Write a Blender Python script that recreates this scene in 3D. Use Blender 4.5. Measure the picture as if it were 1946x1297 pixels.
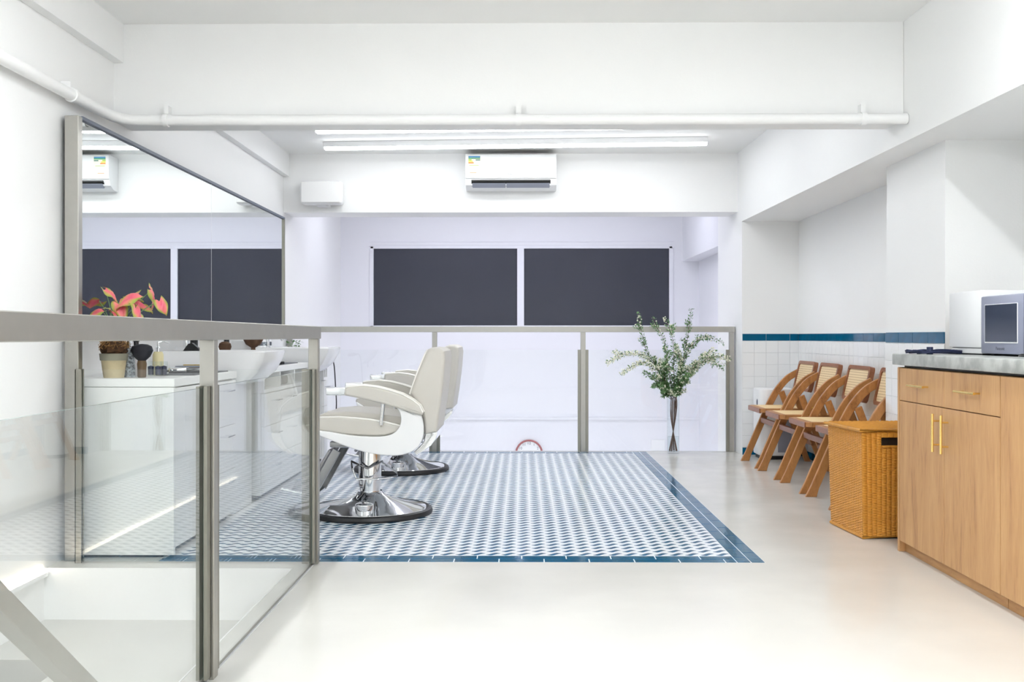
import bpy, bmesh, math, random
from mathutils import Vector, Matrix

for o in list(bpy.data.objects):
    bpy.data.objects.remove(o, do_unlink=True)
SC = bpy.context.scene
COL = SC.collection
random.seed(7)
PI = math.pi

# ------------------------------------------------------------------ camera
F = 1900.0                      # focal length in pixels of the 1946 px frame
cam_d = bpy.data.cameras.new('camera')
cam_d.sensor_width = 36.0
cam_d.lens = 36.0 * F / 1946.0
cam_d.shift_y = -8.5 / 1946.0
cam_d.clip_start = 0.05
cam = bpy.data.objects.new('camera', cam_d)
COL.objects.link(cam)
cam.location = (0, 0, 1.0)
cam.rotation_euler = (PI / 2, 0, math.radians(0.6))
SC.camera = cam

# ------------------------------------------------------------------ world, exposure
w = bpy.data.worlds.new('world')
SC.world = w
w.use_nodes = True
w.node_tree.nodes['Background'].inputs[0].default_value = (0.95, 0.97, 1.0, 1)
w.node_tree.nodes['Background'].inputs[1].default_value = 1.0
SC.view_settings.view_transform = 'Standard'
SC.view_settings.look = 'None'
SC.view_settings.exposure = 0.64
SC.view_settings.gamma = 1.0
SC.view_settings.use_curve_mapping = False
cy = SC.cycles
cy.use_denoising = True
cy.max_bounces = 8
cy.diffuse_bounces = 5
cy.glossy_bounces = 4
cy.use_adaptive_sampling = True
cy.adaptive_threshold = 0.06
cy.adaptive_min_samples = 16
cy.transparent_max_bounces = 24
cy.transmission_bounces = 8
cy.caustics_reflective = False
cy.caustics_refractive = False
cy.sample_clamp_indirect = 6.0
LAMP = 12.6                     # strength of the ceiling strips in the back bay
LAMP_FRONT = 51.0               # strength of the ceiling strips in the front bay
LAMP_COOL = 25.0                # strength of the cool strip in the storey below
LAMP_VOID = 17.5                # strength of the cool strip over the stair void
LED = 7.0                       # strength of the skirting led


# ------------------------------------------------------------------ materials
def lin(c):
    return tuple((v / 12.92 if v <= 0.04045 else ((v + 0.055) / 1.055) ** 2.4) for v in c)


def rgb(r, g, b):
    return lin((r / 255.0, g / 255.0, b / 255.0)) + (1.0,)


def new_mat(name):
    m = bpy.data.materials.new(name)
    m.use_nodes = True
    return m, m.node_tree.nodes, m.node_tree.links, m.node_tree.nodes['Principled BSDF']


def pmat(name, col, rough=0.5, metal=0.0, spec=0.5, noise=0.0, nscale=8.0, bump=0.0, bscale=60.0, coat=0.0, rvar=0.0, contrast=False):
    m, N, L, b = new_mat(name)
    b.inputs['Roughness'].default_value = rough
    b.inputs['Metallic'].default_value = metal
    b.inputs['Specular IOR Level'].default_value = spec
    b.inputs['Coat Weight'].default_value = coat
    b.inputs['Coat Roughness'].default_value = 0.06
    b.inputs['Base Color'].default_value = col
    tc = N.new('ShaderNodeTexCoord')
    if noise > 0:
        n = N.new('ShaderNodeTexNoise')
        n.inputs['Scale'].default_value = nscale
        n.inputs['Detail'].default_value = 6
        L.new(tc.outputs['Object'], n.inputs['Vector'])
        mx = N.new('ShaderNodeMix'); mx.data_type = 'RGBA'
        mx.inputs['A'].default_value = tuple(max(0, c * (1 - noise)) for c in col[:3]) + (1,)
        mx.inputs['B'].default_value = tuple(min(1, c * (1 + noise)) for c in col[:3]) + (1,)
        if contrast:
            cr = N.new('ShaderNodeMapRange')
            cr.inputs['From Min'].default_value = 0.4
            cr.inputs['From Max'].default_value = 0.6
            L.new(n.outputs['Fac'], cr.inputs['Value'])
            L.new(cr.outputs['Result'], mx.inputs['Factor'])
        else:
            L.new(n.outputs['Fac'], mx.inputs['Factor'])
        L.new(mx.outputs['Result'], b.inputs['Base Color'])
        if rvar > 0:
            mr = N.new('ShaderNodeMapRange')
            mr.inputs['From Min'].default_value = 0.3
            mr.inputs['From Max'].default_value = 0.7
            mr.inputs['To Min'].default_value = max(0.02, rough - rvar)
            mr.inputs['To Max'].default_value = rough + rvar
            L.new(n.outputs['Fac'], mr.inputs['Value'])
            L.new(mr.outputs['Result'], b.inputs['Roughness'])
    if bump > 0:
        n2 = N.new('ShaderNodeTexNoise')
        n2.inputs['Scale'].default_value = bscale
        n2.inputs['Detail'].default_value = 4
        L.new(tc.outputs['Object'], n2.inputs['Vector'])
        bp = N.new('ShaderNodeBump')
        bp.inputs['Strength'].default_value = bump
        bp.inputs['Distance'].default_value = 0.01
        L.new(n2.outputs['Fac'], bp.inputs['Height'])
        L.new(bp.outputs['Normal'], b.inputs['Normal'])
    return m


def wood_mat(name, c1, c2, stretch, rough=0.45, scale=3.0, knots=True):
    m, N, L, b = new_mat(name)
    tc = N.new('ShaderNodeTexCoord')
    mp = N.new('ShaderNodeMapping')
    mp.inputs['Scale'].default_value = stretch
    L.new(tc.outputs['Object'], mp.inputs['Vector'])
    n1 = N.new('ShaderNodeTexNoise'); n1.inputs['Scale'].default_value = scale; n1.inputs['Detail'].default_value = 8
    n1.inputs['Roughness'].default_value = 0.62; n1.inputs['Distortion'].default_value = 0.6
    L.new(mp.outputs['Vector'], n1.inputs['Vector'])
    n2 = N.new('ShaderNodeTexNoise'); n2.inputs['Scale'].default_value = scale * 9; n2.inputs['Detail'].default_value = 4
    L.new(mp.outputs['Vector'], n2.inputs['Vector'])
    r = N.new('ShaderNodeValToRGB')
    r.color_ramp.elements[0].position = 0.24; r.color_ramp.elements[0].color = tuple(v * 0.8 for v in c2[:3]) + (1,)
    r.color_ramp.elements[1].position = 0.68; r.color_ramp.elements[1].color = c1
    mid = r.color_ramp.elements.new(0.42)
    mid.color = tuple(a * 0.55 + d * 0.45 for a, d in zip(c1, c2))
    mm = N.new('ShaderNodeMath'); mm.operation = 'MULTIPLY_ADD'
    mm.inputs[1].default_value = 0.35; mm.inputs[2].default_value = -0.17
    L.new(n2.outputs['Fac'], mm.inputs[0])
    ad = N.new('ShaderNodeMath'); ad.operation = 'ADD'
    L.new(n1.outputs['Fac'], ad.inputs[0]); L.new(mm.outputs[0], ad.inputs[1])
    L.new(ad.outputs[0], r.inputs['Fac'])
    L.new(r.outputs['Color'], b.inputs['Base Color'])
    b.inputs['Roughness'].default_value = rough
    bp = N.new('ShaderNodeBump'); bp.inputs['Strength'].default_value = 0.12; bp.inputs['Distance'].default_value = 0.004
    L.new(ad.outputs[0], bp.inputs['Height']); L.new(bp.outputs['Normal'], b.inputs['Normal'])
    return m


def cane_mat(name, ax, ay):
    m, N, L, b = new_mat(name)
    tc = N.new('ShaderNodeTexCoord')
    sp = N.new('ShaderNodeSeparateXYZ')
    L.new(tc.outputs['Object'], sp.inputs[0])
    outs = []
    for a in (ax, ay):
        k = N.new('ShaderNodeMath'); k.operation = 'MULTIPLY'; k.inputs[1].default_value = 2 * PI / 0.017
        L.new(sp.outputs[a], k.inputs[0])
        s = N.new('ShaderNodeMath'); s.operation = 'SINE'
        L.new(k.outputs[0], s.inputs[0])
        outs.append(s)
    p = N.new('ShaderNodeMath'); p.operation = 'ADD'
    L.new(outs[0].outputs[0], p.inputs[0]); L.new(outs[1].outputs[0], p.inputs[1])
    r = N.new('ShaderNodeMapRange')
    r.inputs['From Min'].default_value = 1.0; r.inputs['From Max'].default_value = 1.3
    L.new(p.outputs[0], r.inputs['Value'])
    mx = N.new('ShaderNodeMix'); mx.data_type = 'RGBA'
    mx.inputs['A'].default_value = rgb(232, 208, 166); mx.inputs['B'].default_value = rgb(150, 112, 72)
    L.new(r.outputs['Result'], mx.inputs['Factor'])
    L.new(mx.outputs['Result'], b.inputs['Base Color'])
    b.inputs['Roughness'].default_value = 0.55
    return m


def emit_mat(name, col, strength):
    m, N, L, b = new_mat(name)
    b.inputs['Base Color'].default_value = (0.9, 0.9, 0.9, 1)
    b.inputs['Emission Color'].default_value = col
    b.inputs['Emission Strength'].default_value = strength
    return m


def glass_mat(name, tint=(1, 1, 1, 1), ior=1.5):
    m, N, L, b = new_mat(name)
    N.remove(b)
    out = N['Material Output']
    g = N.new('ShaderNodeNewGeometry')
    mr = N.new('ShaderNodeMapRange')           # keep the true index on the back face (thin pane, no bending)
    mr.inputs['To Min'].default_value = ior
    mr.inputs['To Max'].default_value = 1.0 / ior
    L.new(g.outputs['Backfacing'], mr.inputs['Value'])
    fr = N.new('ShaderNodeFresnel')
    L.new(mr.outputs['Result'], fr.inputs['IOR'])
    tr = N.new('ShaderNodeBsdfTransparent'); tr.inputs['Color'].default_value = tint
    gl = N.new('ShaderNodeBsdfGlossy'); gl.inputs['Roughness'].default_value = 0.0
    mx = N.new('ShaderNodeMixShader')
    L.new(fr.outputs[0], mx.inputs[0]); L.new(tr.outputs[0], mx.inputs[1]); L.new(gl.outputs[0], mx.inputs[2])
    L.new(mx.outputs[0], out.inputs['Surface'])
    return m


M = {}
M['wall'] = pmat('white wall paint', (0.89, 0.89, 0.885, 1), 0.6, noise=0.01, nscale=2, bump=0.05, bscale=90)
M['wall_cool'] = pmat('alcove paint with cool light tint', (0.83, 0.83, 0.87, 1), 0.6, noise=0.01, nscale=2)  # bluish tint of the alcove's cool light put into the wall colour
M['ceil'] = pmat('ceiling paint', (0.88, 0.88, 0.87, 1), 0.7, noise=0.01, nscale=2)
M['floor'] = pmat('polished cream concrete', (0.675, 0.66, 0.615, 1), 0.2, spec=0.5, noise=0.07, nscale=2.2, rvar=0.06)
M['landing'] = pmat('stair concrete', (0.56, 0.555, 0.525, 1), 0.35, noise=0.06, nscale=3)
M['tile_blue'] = pmat('glazed teal tile', rgb(0, 88, 124), 0.07, spec=0.28, noise=0.35, nscale=14, bump=0.06, bscale=25)
M['mosaic'] = pmat('blue mosaic', rgb(8, 92, 134), 0.16, spec=0.22, noise=0.18, nscale=30)
M['tile_bed'] = pmat('white mosaic bed', (0.9, 0.905, 0.915, 1), 0.18, spec=0.3, noise=0.02, nscale=20)
M['grout'] = pmat('white grout', (0.8, 0.81, 0.82, 1), 0.6, noise=0.03, nscale=30)
M['tile_white'] = pmat('glazed white tile', (0.86, 0.865, 0.87, 1), 0.1, noise=0.01, nscale=9)
M['grout_grey'] = pmat('pale grey grout', (0.66, 0.67, 0.68, 1), 0.7, noise=0.05, nscale=30)
M['steel'] = pmat('brushed steel', rgb(178, 176, 170), 0.42, metal=1.0, noise=0.05, nscale=25)
M['steel_dark'] = pmat('dark steel channel', rgb(152, 150, 141), 0.45, metal=1.0, noise=0.05, nscale=25)
M['chrome'] = pmat('chrome', (0.82, 0.83, 0.85, 1), 0.05, metal=1.0)
M['chrome_dark'] = pmat('dark chrome', (0.32, 0.32, 0.33, 1), 0.2, metal=1.0)
M['mirror'] = pmat('mirror silver', (0.9, 0.935, 0.925, 1), 0.0, metal=1.0)
M['glass'] = glass_mat('clear pane', (0.985, 0.995, 0.99, 1))
M['glass_edge'] = pmat('green glass edge', (0.34, 0.5, 0.47, 1), 0.12)
M['vase_glass'] = glass_mat('vase glass', (0.97, 0.985, 0.985, 1), 1.35)
M['water'] = glass_mat('water', (0.95, 0.97, 0.97, 1), 1.2)
M['black_pane'] = pmat('dark window film', rgb(62, 64, 74), 0.28, noise=0.07, nscale=3, spec=0.35)
M['win_frame'] = pmat('window frame paint', (0.82, 0.82, 0.87, 1), 0.4)
M['white_plastic'] = pmat('white plastic', (0.87, 0.875, 0.88, 1), 0.3)
M['white_gloss'] = pmat('white ceramic', (0.88, 0.885, 0.89, 1), 0.1)
M['white_lam'] = pmat('white laminate', (0.86, 0.86, 0.855, 1), 0.3)
M['grey_plastic'] = pmat('grey plastic', rgb(150, 154, 168), 0.4)
M['micro'] = pmat('silver grey front', rgb(148, 152, 172), 0.35, noise=0.03, nscale=8)
M['micro_glass'] = pmat('microwave window', rgb(58, 66, 84), 0.12)
M['frame_dark'] = pmat('blue grey frame', rgb(104, 110, 124), 0.55)
M['black'] = pmat('black rubber', (0.012, 0.012, 0.014, 1), 0.45)
M['black_gloss'] = pmat('black plastic', (0.015, 0.015, 0.018, 1), 0.2)
M['ac_dark'] = pmat('dark slot', (0.02, 0.02, 0.02, 1), 0.5)
M['leather'] = pmat('beige vinyl', rgb(205, 201, 193), 0.42, noise=0.03, nscale=12, bump=0.04, bscale=260)
M['piping'] = pmat('white piping', rgb(246, 244, 238), 0.4)
M['shell'] = pmat('white shell', (0.88, 0.88, 0.88, 1), 0.12, coat=0.4)
M['oak'] = wood_mat('oak laminate', rgb(204, 160, 110), rgb(170, 122, 76), (4.5, 4.5, 0.5), 0.5, 3.2)
M['oak_h'] = wood_mat('oak laminate plinth', rgb(196, 150, 98), rgb(150, 104, 60), (3.0, 0.5, 3.0), 0.5, 3.2)
M['teak'] = wood_mat('teak', rgb(188, 132, 76), rgb(144, 92, 50), (4.0, 4.0, 1.4), 0.42, 4.0)
M['teak_dark'] = wood_mat('dark teak', rgb(154, 98, 66), rgb(116, 72, 48), (4.0, 1.2, 4.0), 0.35, 4.0)
M['cane_back'] = cane_mat('woven cane back', 1, 2)
M['cane_seat'] = pmat('cane seat', rgb(240, 212, 160), 0.5, noise=0.06, nscale=60)
M['concrete'] = pmat('grey concrete', rgb(172, 174, 170), 0.4, noise=0.22, nscale=11, contrast=True, bump=0.15, bscale=40)
M['brass'] = pmat('brushed brass', rgb(240, 208, 128), 0.22, metal=1.0)
M['wicker'] = pmat('honey wicker', rgb(204, 142, 52), 0.48, noise=0.22, nscale=45)
M['wicker_shade'] = pmat('wicker shade', rgb(40, 26, 12), 0.7)
M['stem'] = pmat('brown stem', rgb(104, 78, 64), 0.7, noise=0.2, nscale=30)
M['leaf'] = pmat('green leaf', rgb(104, 142, 90), 0.5, noise=0.3, nscale=18)
M['blossom'] = pmat('cream blossom', rgb(244, 243, 222), 0.6, noise=0.1, nscale=40)
M['pink'] = None
M['pot'] = pmat('mossy terracotta', rgb(200, 186, 150), 0.8, noise=0.18, nscale=22, bump=0.2, bscale=50)
M['pot_grey'] = pmat('weathered rim', rgb(146, 144, 128), 0.8, noise=0.18, nscale=22)
M['coir'] = pmat('brown coir', rgb(72, 48, 26), 0.9, noise=0.4, nscale=60, contrast=True)
M['fibre'] = pmat('pale fibre', rgb(164, 124, 74), 0.8, noise=0.3, nscale=50)
M['bristle_black'] = pmat('black bristle', (0.012, 0.013, 0.02, 1), 0.7, noise=0.4, nscale=80)
M['bristle_brown'] = pmat('brown bristle', rgb(84, 58, 38), 0.7, noise=0.35, nscale=60)
M['wood_dark'] = pmat('dark wood handle', rgb(98, 78, 54), 0.45, noise=0.25, nscale=25)
M['slate'] = pmat('slate mat', rgb(82, 84, 90), 0.6, noise=0.1, nscale=40)
M['navy'] = pmat('navy cord', rgb(34, 42, 74), 0.5)
M['red'] = pmat('red plastic', rgb(178, 40, 48), 0.35)
M['gold'] = pmat('gold', rgb(232, 190, 96), 0.25, metal=1.0)
M['clock_rim'] = pmat('red brown rim', rgb(168, 92, 92), 0.4)
M['ink'] = pmat('grey ink', rgb(96, 100, 110), 0.6)
M['lamp'] = emit_mat('lamp diffuser', (0.955, 0.98, 1.0, 1), LAMP)
M['lamp_front'] = emit_mat('front lamp diffuser', (0.94, 0.975, 1.0, 1), LAMP_FRONT)
M['lamp_cool'] = emit_mat('cool lamp diffuser', (0.86, 0.875, 1.0, 1), LAMP_COOL)
M['lamp_void'] = emit_mat('void lamp diffuser', (0.86, 0.875, 1.0, 1), LAMP_VOID)
M['led'] = emit_mat('warm led', (1.0, 0.86, 0.68, 1), LED)
M['cream'] = pmat('cream label', rgb(214, 204, 160), 0.5)
M['patterned'] = pmat('patterned grey glass', rgb(150, 158, 164), 0.2, noise=0.6, nscale=110, contrast=True)
for nm, c in (('blue', (70, 140, 190)), ('green', (50, 150, 100)), ('teal', (40, 110, 100)), ('yellow', (240, 214, 110)),
              ('orange', (228, 140, 60)), ('pale', (246, 240, 214)), ('lime', (160, 196, 80))):
    M['st_' + nm] = pmat('sticker ' + nm, rgb(*c), 0.5)


def caladium_mat():
    m, N, L, b = new_mat('caladium leaf')
    tc = N.new('ShaderNodeTexCoord')
    uv = N.new('ShaderNodeUVMap')
    sp = N.new('ShaderNodeSeparateXYZ')
    L.new(uv.outputs['UV'], sp.inputs[0])
    n = N.new('ShaderNodeTexNoise'); n.inputs['Scale'].default_value = 26; n.inputs['Detail'].default_value = 4
    L.new(tc.outputs['Object'], n.inputs['Vector'])
    ma = N.new('ShaderNodeMath'); ma.operation = 'MULTIPLY_ADD'; ma.inputs[1].default_value = 0.5; ma.inputs[2].default_value = -0.25
    L.new(n.outputs['Fac'], ma.inputs[0])
    ad = N.new('ShaderNodeMath'); ad.operation = 'ADD'
    L.new(sp.outputs[0], ad.inputs[0]); L.new(ma.outputs[0], ad.inputs[1])
    r = N.new('ShaderNodeValToRGB')
    e = r.color_ramp.elements
    e[0].position = 0.0; e[0].color = rgb(222, 84, 118)
    e[1].position = 1.0; e[1].color = rgb(126, 150, 54)
    x = e.new(0.55); x.color = rgb(224, 122, 118)
    x = e.new(0.8); x.color = rgb(168, 160, 76)
    L.new(ad.outputs[0], r.inputs['Fac'])
    L.new(r.outputs['Color'], b.inputs['Base Color'])
    b.inputs['Roughness'].default_value = 0.45
    return m


M['pink'] = caladium_mat()


# ------------------------------------------------------------------ mesh helpers
class MB:
    """collects geometry, builds one mesh object"""

    def __init__(self):
        self.bm = bmesh.new()

    def box(self, x0, x1, y0, y1, z0, z1, r=0.0, seg=2, mi=0):
        bm2 = bmesh.new()
        bmesh.ops.create_cube(bm2, size=1.0)
        for v in bm2.verts:
            v.co = Vector(((x0 + x1) / 2 + v.co.x * (x1 - x0), (y0 + y1) / 2 + v.co.y * (y1 - y0), (z0 + z1) / 2 + v.co.z * (z1 - z0)))
        if r > 0:
            r = min(r, 0.49 * min(abs(x1 - x0), abs(y1 - y0), abs(z1 - z0)))
            bmesh.ops.bevel(bm2, geom=list(bm2.edges), offset=r, segments=seg, profile=0.5, affect='EDGES')
        self._merge(bm2, mi)
        return self

    def _merge(self, bm2, mi=0, mat=None):
        if mat is not None:
            bmesh.ops.transform(bm2, matrix=mat, verts=bm2.verts)
        me = bpy.data.meshes.new('tmp')
        for f in bm2.faces:
            f.material_index = mi
        bm2.to_mesh(me)
        bm2.free()
        self.bm.from_mesh(me)
        bpy.data.meshes.remove(me)

    def prism(self, pts, axis, a0, a1, r=0.0, seg=2, mi=0):
        """extrude a 2D outline; axis 'y': pts are (x,z); 'x': (y,z); 'z': (x,y)"""
        bm2 = bmesh.new()

        def mk(p, a):
            if axis == 'y':
                return (p[0], a, p[1])
            if axis == 'x':
                return (a, p[0], p[1])
            return (p[0], p[1], a)
        v0 = [bm2.verts.new(mk(p, a0)) for p in pts]
        v1 = [bm2.verts.new(mk(p, a1)) for p in pts]
        n = len(pts)
        cap0 = bm2.faces.new(v0)
        cap1 = bm2.faces.new(v1)
        for i in range(n):
            bm2.faces.new((v0[i], v0[(i + 1) % n], v1[(i + 1) % n], v1[i]))
        bmesh.ops.recalc_face_normals(bm2, faces=bm2.faces)
        if r > 0:
            eds = [e for e in bm2.edges if (e.verts[0] in v0 and e.verts[1] in v0) or (e.verts[0] in v1 and e.verts[1] in v1)]
            bmesh.ops.bevel(bm2, geom=eds, offset=r, segments=seg, profile=0.5, affect='EDGES')
        self._merge(bm2, mi)
        return self

    def strip(self, A, B, y0, y1, r=0.0, seg=2, mi=0):
        """band between two outlines A and B of (x, z) points, extruded along y"""
        bm2 = bmesh.new()
        n = len(A)
        a0 = [bm2.verts.new((p[0], y0, p[1])) for p in A]; b0 = [bm2.verts.new((p[0], y0, p[1])) for p in B]
        a1 = [bm2.verts.new((p[0], y1, p[1])) for p in A]; b1 = [bm2.verts.new((p[0], y1, p[1])) for p in B]
        for i in range(n - 1):
            bm2.faces.new((a0[i], a0[i + 1], b0[i + 1], b0[i]))
            bm2.faces.new((a1[i], b1[i], b1[i + 1], a1[i + 1]))
            bm2.faces.new((a0[i], a1[i], a1[i + 1], a0[i + 1]))
            bm2.faces.new((b0[i], b0[i + 1], b1[i + 1], b1[i]))
        bm2.faces.new((a0[0], b0[0], b1[0], a1[0]))
        bm2.faces.new((a0[-1], a1[-1], b1[-1], b0[-1]))
        bmesh.ops.recalc_face_normals(bm2, faces=bm2.faces)
        if r > 0:
            eds = [e for e in bm2.edges if e.calc_face_angle(0) > 1.0]
            bmesh.ops.bevel(bm2, geom=eds, offset=r, segments=seg, profile=0.5, affect='EDGES')
        self._merge(bm2, mi)
        return self

    def tube(self, pts, rad, n=10, mi=0, closed=False):
        pts = [Vector(p) for p in pts]
        if not isinstance(rad, (list, tuple)):
            rad = [rad] * len(pts)
        bm2 = bmesh.new()
        rings = []
        up = Vector((0, 0, 1))
        prev = None
        for i, p in enumerate(pts):
            a = pts[max(0, i - 1)]
            b = pts[min(len(pts) - 1, i + 1)]
            if closed:
                a = pts[i - 1]; b = pts[(i + 1) % len(pts)]
            t = (b - a).normalized()
            if prev is None:
                u = t.cross(up)
                if u.length < 1e-4:
                    u = t.cross(Vector((1, 0, 0)))
                u.normalize()
            else:
                u = prev - t * prev.dot(t)
                if u.length < 1e-5:
                    u = t.orthogonal()
                u.normalize()
            prev = u
            v = t.cross(u)
            rings.append([bm2.verts.new(p + (u * math.cos(2 * PI * k / n) + v * math.sin(2 * PI * k / n)) * rad[i]) for k in range(n)])
        m = len(rings)
        for i in range(m if closed else m - 1):
            A, B = rings[i], rings[(i + 1) % m]
            for k in range(n):
                bm2.faces.new((A[k], A[(k + 1) % n], B[(k + 1) % n], B[k]))
        if not closed:
            bm2.faces.new(rings[0][::-1]); bm2.faces.new(rings[-1])
        bmesh.ops.recalc_face_normals(bm2, faces=bm2.faces)
        self._merge(bm2, mi)
        return self

    def bar(self, p0, p1, w, d, ref=(0, 1, 0), r=0.0, mi=0):
        """rectangular bar from p0 to p1; d is its size along ref, w across"""
        p0, p1, ref = Vector(p0), Vector(p1), Vector(ref).normalized()
        t = (p1 - p0)
        Lh = t.length
        t.normalize()
        u = t.cross(ref).normalized()
        v = u.cross(t).normalized()
        bm2 = bmesh.new()
        bmesh.ops.create_cube(bm2, size=1.0)
        if r > 0:
            for q in bm2.verts:
                q.co = Vector((q.co.x * w, q.co.y * d, q.co.z * Lh))
            bmesh.ops.bevel(bm2, geom=list(bm2.edges), offset=r, segments=2, profile=0.5, affect='EDGES')
            sx = sy = sz = 1
        else:
            sx, sy, sz = w, d, Lh
        mid = (p0 + p1) / 2
        for q in bm2.verts:
            q.co = mid + u * (q.co.x * sx) + v * (q.co.y * sy) + t * (q.co.z * sz)
        bmesh.ops.recalc_face_normals(bm2, faces=bm2.faces)
        self._merge(bm2, mi)
        return self

    def lathe(self, prof, c=(0, 0, 0), n=32, mi=0, sx=1.0, sy=1.0):
        bm2 = bmesh.new()
        rings = []
        for (r, z) in prof:
            if r < 1e-6:
                rings.append([bm2.verts.new((c[0], c[1], c[2] + z))])
            else:
                rings.append([bm2.verts.new((c[0] + sx * r * math.cos(2 * PI * k / n), c[1] + sy * r * math.sin(2 * PI * k / n), c[2] + z)) for k in range(n)])
        for A, B in zip(rings[:-1], rings[1:]):
            if len(A) == 1 and len(B) == 1:
                continue
            for k in range(n):
                k2 = (k + 1) % n
                if len(A) == 1:
                    bm2.faces.new((A[0], B[k], B[k2]))
                elif len(B) == 1:
                    bm2.faces.new((A[k], A[k2], B[0]))
                else:
                    bm2.faces.new((A[k], A[k2], B[k2], B[k]))
        bmesh.ops.recalc_face_normals(bm2, faces=bm2.faces)
        self._merge(bm2, mi)
        return self

    def raw(self, verts, faces, mi=0):
        bm2 = bmesh.new()
        vs = [bm2.verts.new(v) for v in verts]
        for f in faces:
            try:
                bm2.faces.new([vs[i] for i in f])
            except ValueError:
                pass
        self._merge(bm2, mi)
        return self

    def sphere(self, c, r, sc=(1, 1, 1), sub=2, mi=0):
        bm2 = bmesh.new()
        bmesh.ops.create_icosphere(bm2, subdivisions=sub, radius=r)
        for v in bm2.verts:
            v.co = Vector((c[0] + v.co.x * sc[0], c[1] + v.co.y * sc[1], c[2] + v.co.z * sc[2]))
        self._merge(bm2, mi)
        return self

    def mesh(self, name, mats, smooth=True):
        me = bpy.data.meshes.new(name)
        self.bm.to_mesh(me)
        self.bm.free()
        if not isinstance(mats, (list, tuple)):
            mats = [mats]
        for m in mats:
            me.materials.append(M[m] if isinstance(m, str) else m)
        if smooth:
            me.polygons.foreach_set('use_smooth', [True] * len(me.polygons))
            me.set_sharp_from_angle(angle=math.radians(32))
        me.update()
        return me

    def build(self, name, mats, parent=None, smooth=True):
        return link(name, self.mesh(name, mats, smooth), parent)


def link(name, me, parent=None, loc=None, rot=None):
    o = bpy.data.objects.new(name, me)
    COL.objects.link(o)
    if parent is not None:
        o.parent = parent
    if loc is not None:
        o.location = loc
    if rot is not None:
        o.rotation_euler = rot
    return o


def tag(o, label=None, cat=None, group=None, kind=None):
    if label:
        o['label'] = label
    if cat:
        o['category'] = cat
    if group:
        o['group'] = group
    if kind:
        o['kind'] = kind
    return o


def thing(name, label, cat, loc=(0, 0, 0), rz=0.0, group=None):
    o = bpy.data.objects.new(name, None)
    o.empty_display_size = 0.1
    COL.objects.link(o)
    o.location = loc
    o.rotation_euler = (0, 0, rz)
    return tag(o, label, cat, group)


def copy_tree(o, parent=None):
    c = o.copy()
    COL.objects.link(c)
    c.parent = parent
    for ch in [x for x in bpy.data.objects if x.parent is o]:
        copy_tree(ch, c)
    return c


def at(px, py, Y):
    """photo pixel at depth Y -> world point"""
    return Vector(((px - 993.0) * Y / F, Y, 1.0 - (py - 640.0) * Y / F))


def text_mesh(name, s, size, mat, parent, loc, rot, depth=0.0005):
    cu = bpy.data.curves.new(name, 'FONT')
    cu.body = s
    cu.size = size
    cu.align_x = 'CENTER'
    cu.align_y = 'CENTER'
    cu.extrude = depth
    tmp = bpy.data.objects.new(name, cu)
    COL.objects.link(tmp)
    dg = bpy.context.evaluated_depsgraph_get()
    me = bpy.data.meshes.new_from_object(tmp.evaluated_get(dg))
    bpy.data.objects.remove(tmp, do_unlink=True)
    bpy.data.curves.remove(cu)
    me.materials.clear()
    me.materials.append(M[mat])
    return link(name, me, parent, loc, rot)


def bez(pts, n=8):
    """Catmull-Rom through points"""
    P = [Vector(p) for p in pts]
    P = [P[0] * 2 - P[1]] + P + [P[-1] * 2 - P[-2]]
    out = []
    for i in range(1, len(P) - 2):
        for k in range(n):
            t = k / n
            a, b, c, d = P[i - 1], P[i], P[i + 1], P[i + 2]
            out.append(0.5 * ((2 * b) + (-a + c) * t + (2 * a - 5 * b + 4 * c - d) * t * t + (-a + 3 * b - 3 * c + d) * t ** 3))
    out.append(P[-2])
    return out


# ================================================================== SETTING
WL = -2.06            # left wall
ZC = 2.575            # ceiling
YB = -2.0             # rear end of the room
YE = 8.74             # floor edge towards the void
YF = 11.3             # far wall of the void


def XR(y):            # right beam / alcove plane, slightly out of square
    return 1.85 + (8.45 - y) * 0.0165


def struct(name, mb, mats, label=None, parent=None, smooth=False):
    o = mb.build(name, mats, parent, smooth)
    if parent is None:
        o['kind'] = 'structure'
        if label:
            o['label'] = label
    return o


# floor with stair opening
WX = -0.99            # right edge of the stair well
WY = 4.29             # far edge of the stair well
RX0, RX1, RY0, RY1 = -1.62, 1.074, 4.43, 8.68     # tiled field
fb = MB()
fb.box(WX, 2.55, YB, RY0, -0.2, 0)
fb.box(WL, WX, WY, RY0, -0.2, 0)
fb.box(WL, RX0, RY0, YE, -0.2, 0)
fb.box(RX1, 2.55, RY0, YE, -0.2, 0)
fb.box(RX0, RX1, RY1, YE, -0.2, 0)
fb.box(RX0, RX1, RY0, RY1, -0.2, -0.008)
floor = struct('floor', fb, 'floor', 'polished cream concrete floor around the tiled field')

bed = MB().box(RX0, RX1 - 0.124, RY0 + 0.124, RY1 - 0.124, -0.008, 0.0).build('mosaic_bed', 'tile_bed', floor, False)
g = MB()
g.box(RX0, RX1, RY0, RY0 + 0.124, -0.008, -0.0004)
g.box(RX0, RX1, RY1 - 0.124, RY1, -0.008, -0.0004)
g.box(RX1 - 0.124, RX1, RY0 + 0.124, RY1 - 0.124, -0.008, -0.0004)
g.build('grout_line', 'grout', floor, False)
TL, TW, GJ = 0.196, 0.0575, 0.005


def rtile(x0, x1, y0, y1, z0, z1, r=0.0006):
    return MB().box(x0, x1, y0, y1, z0, z1, r, 1)


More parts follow.
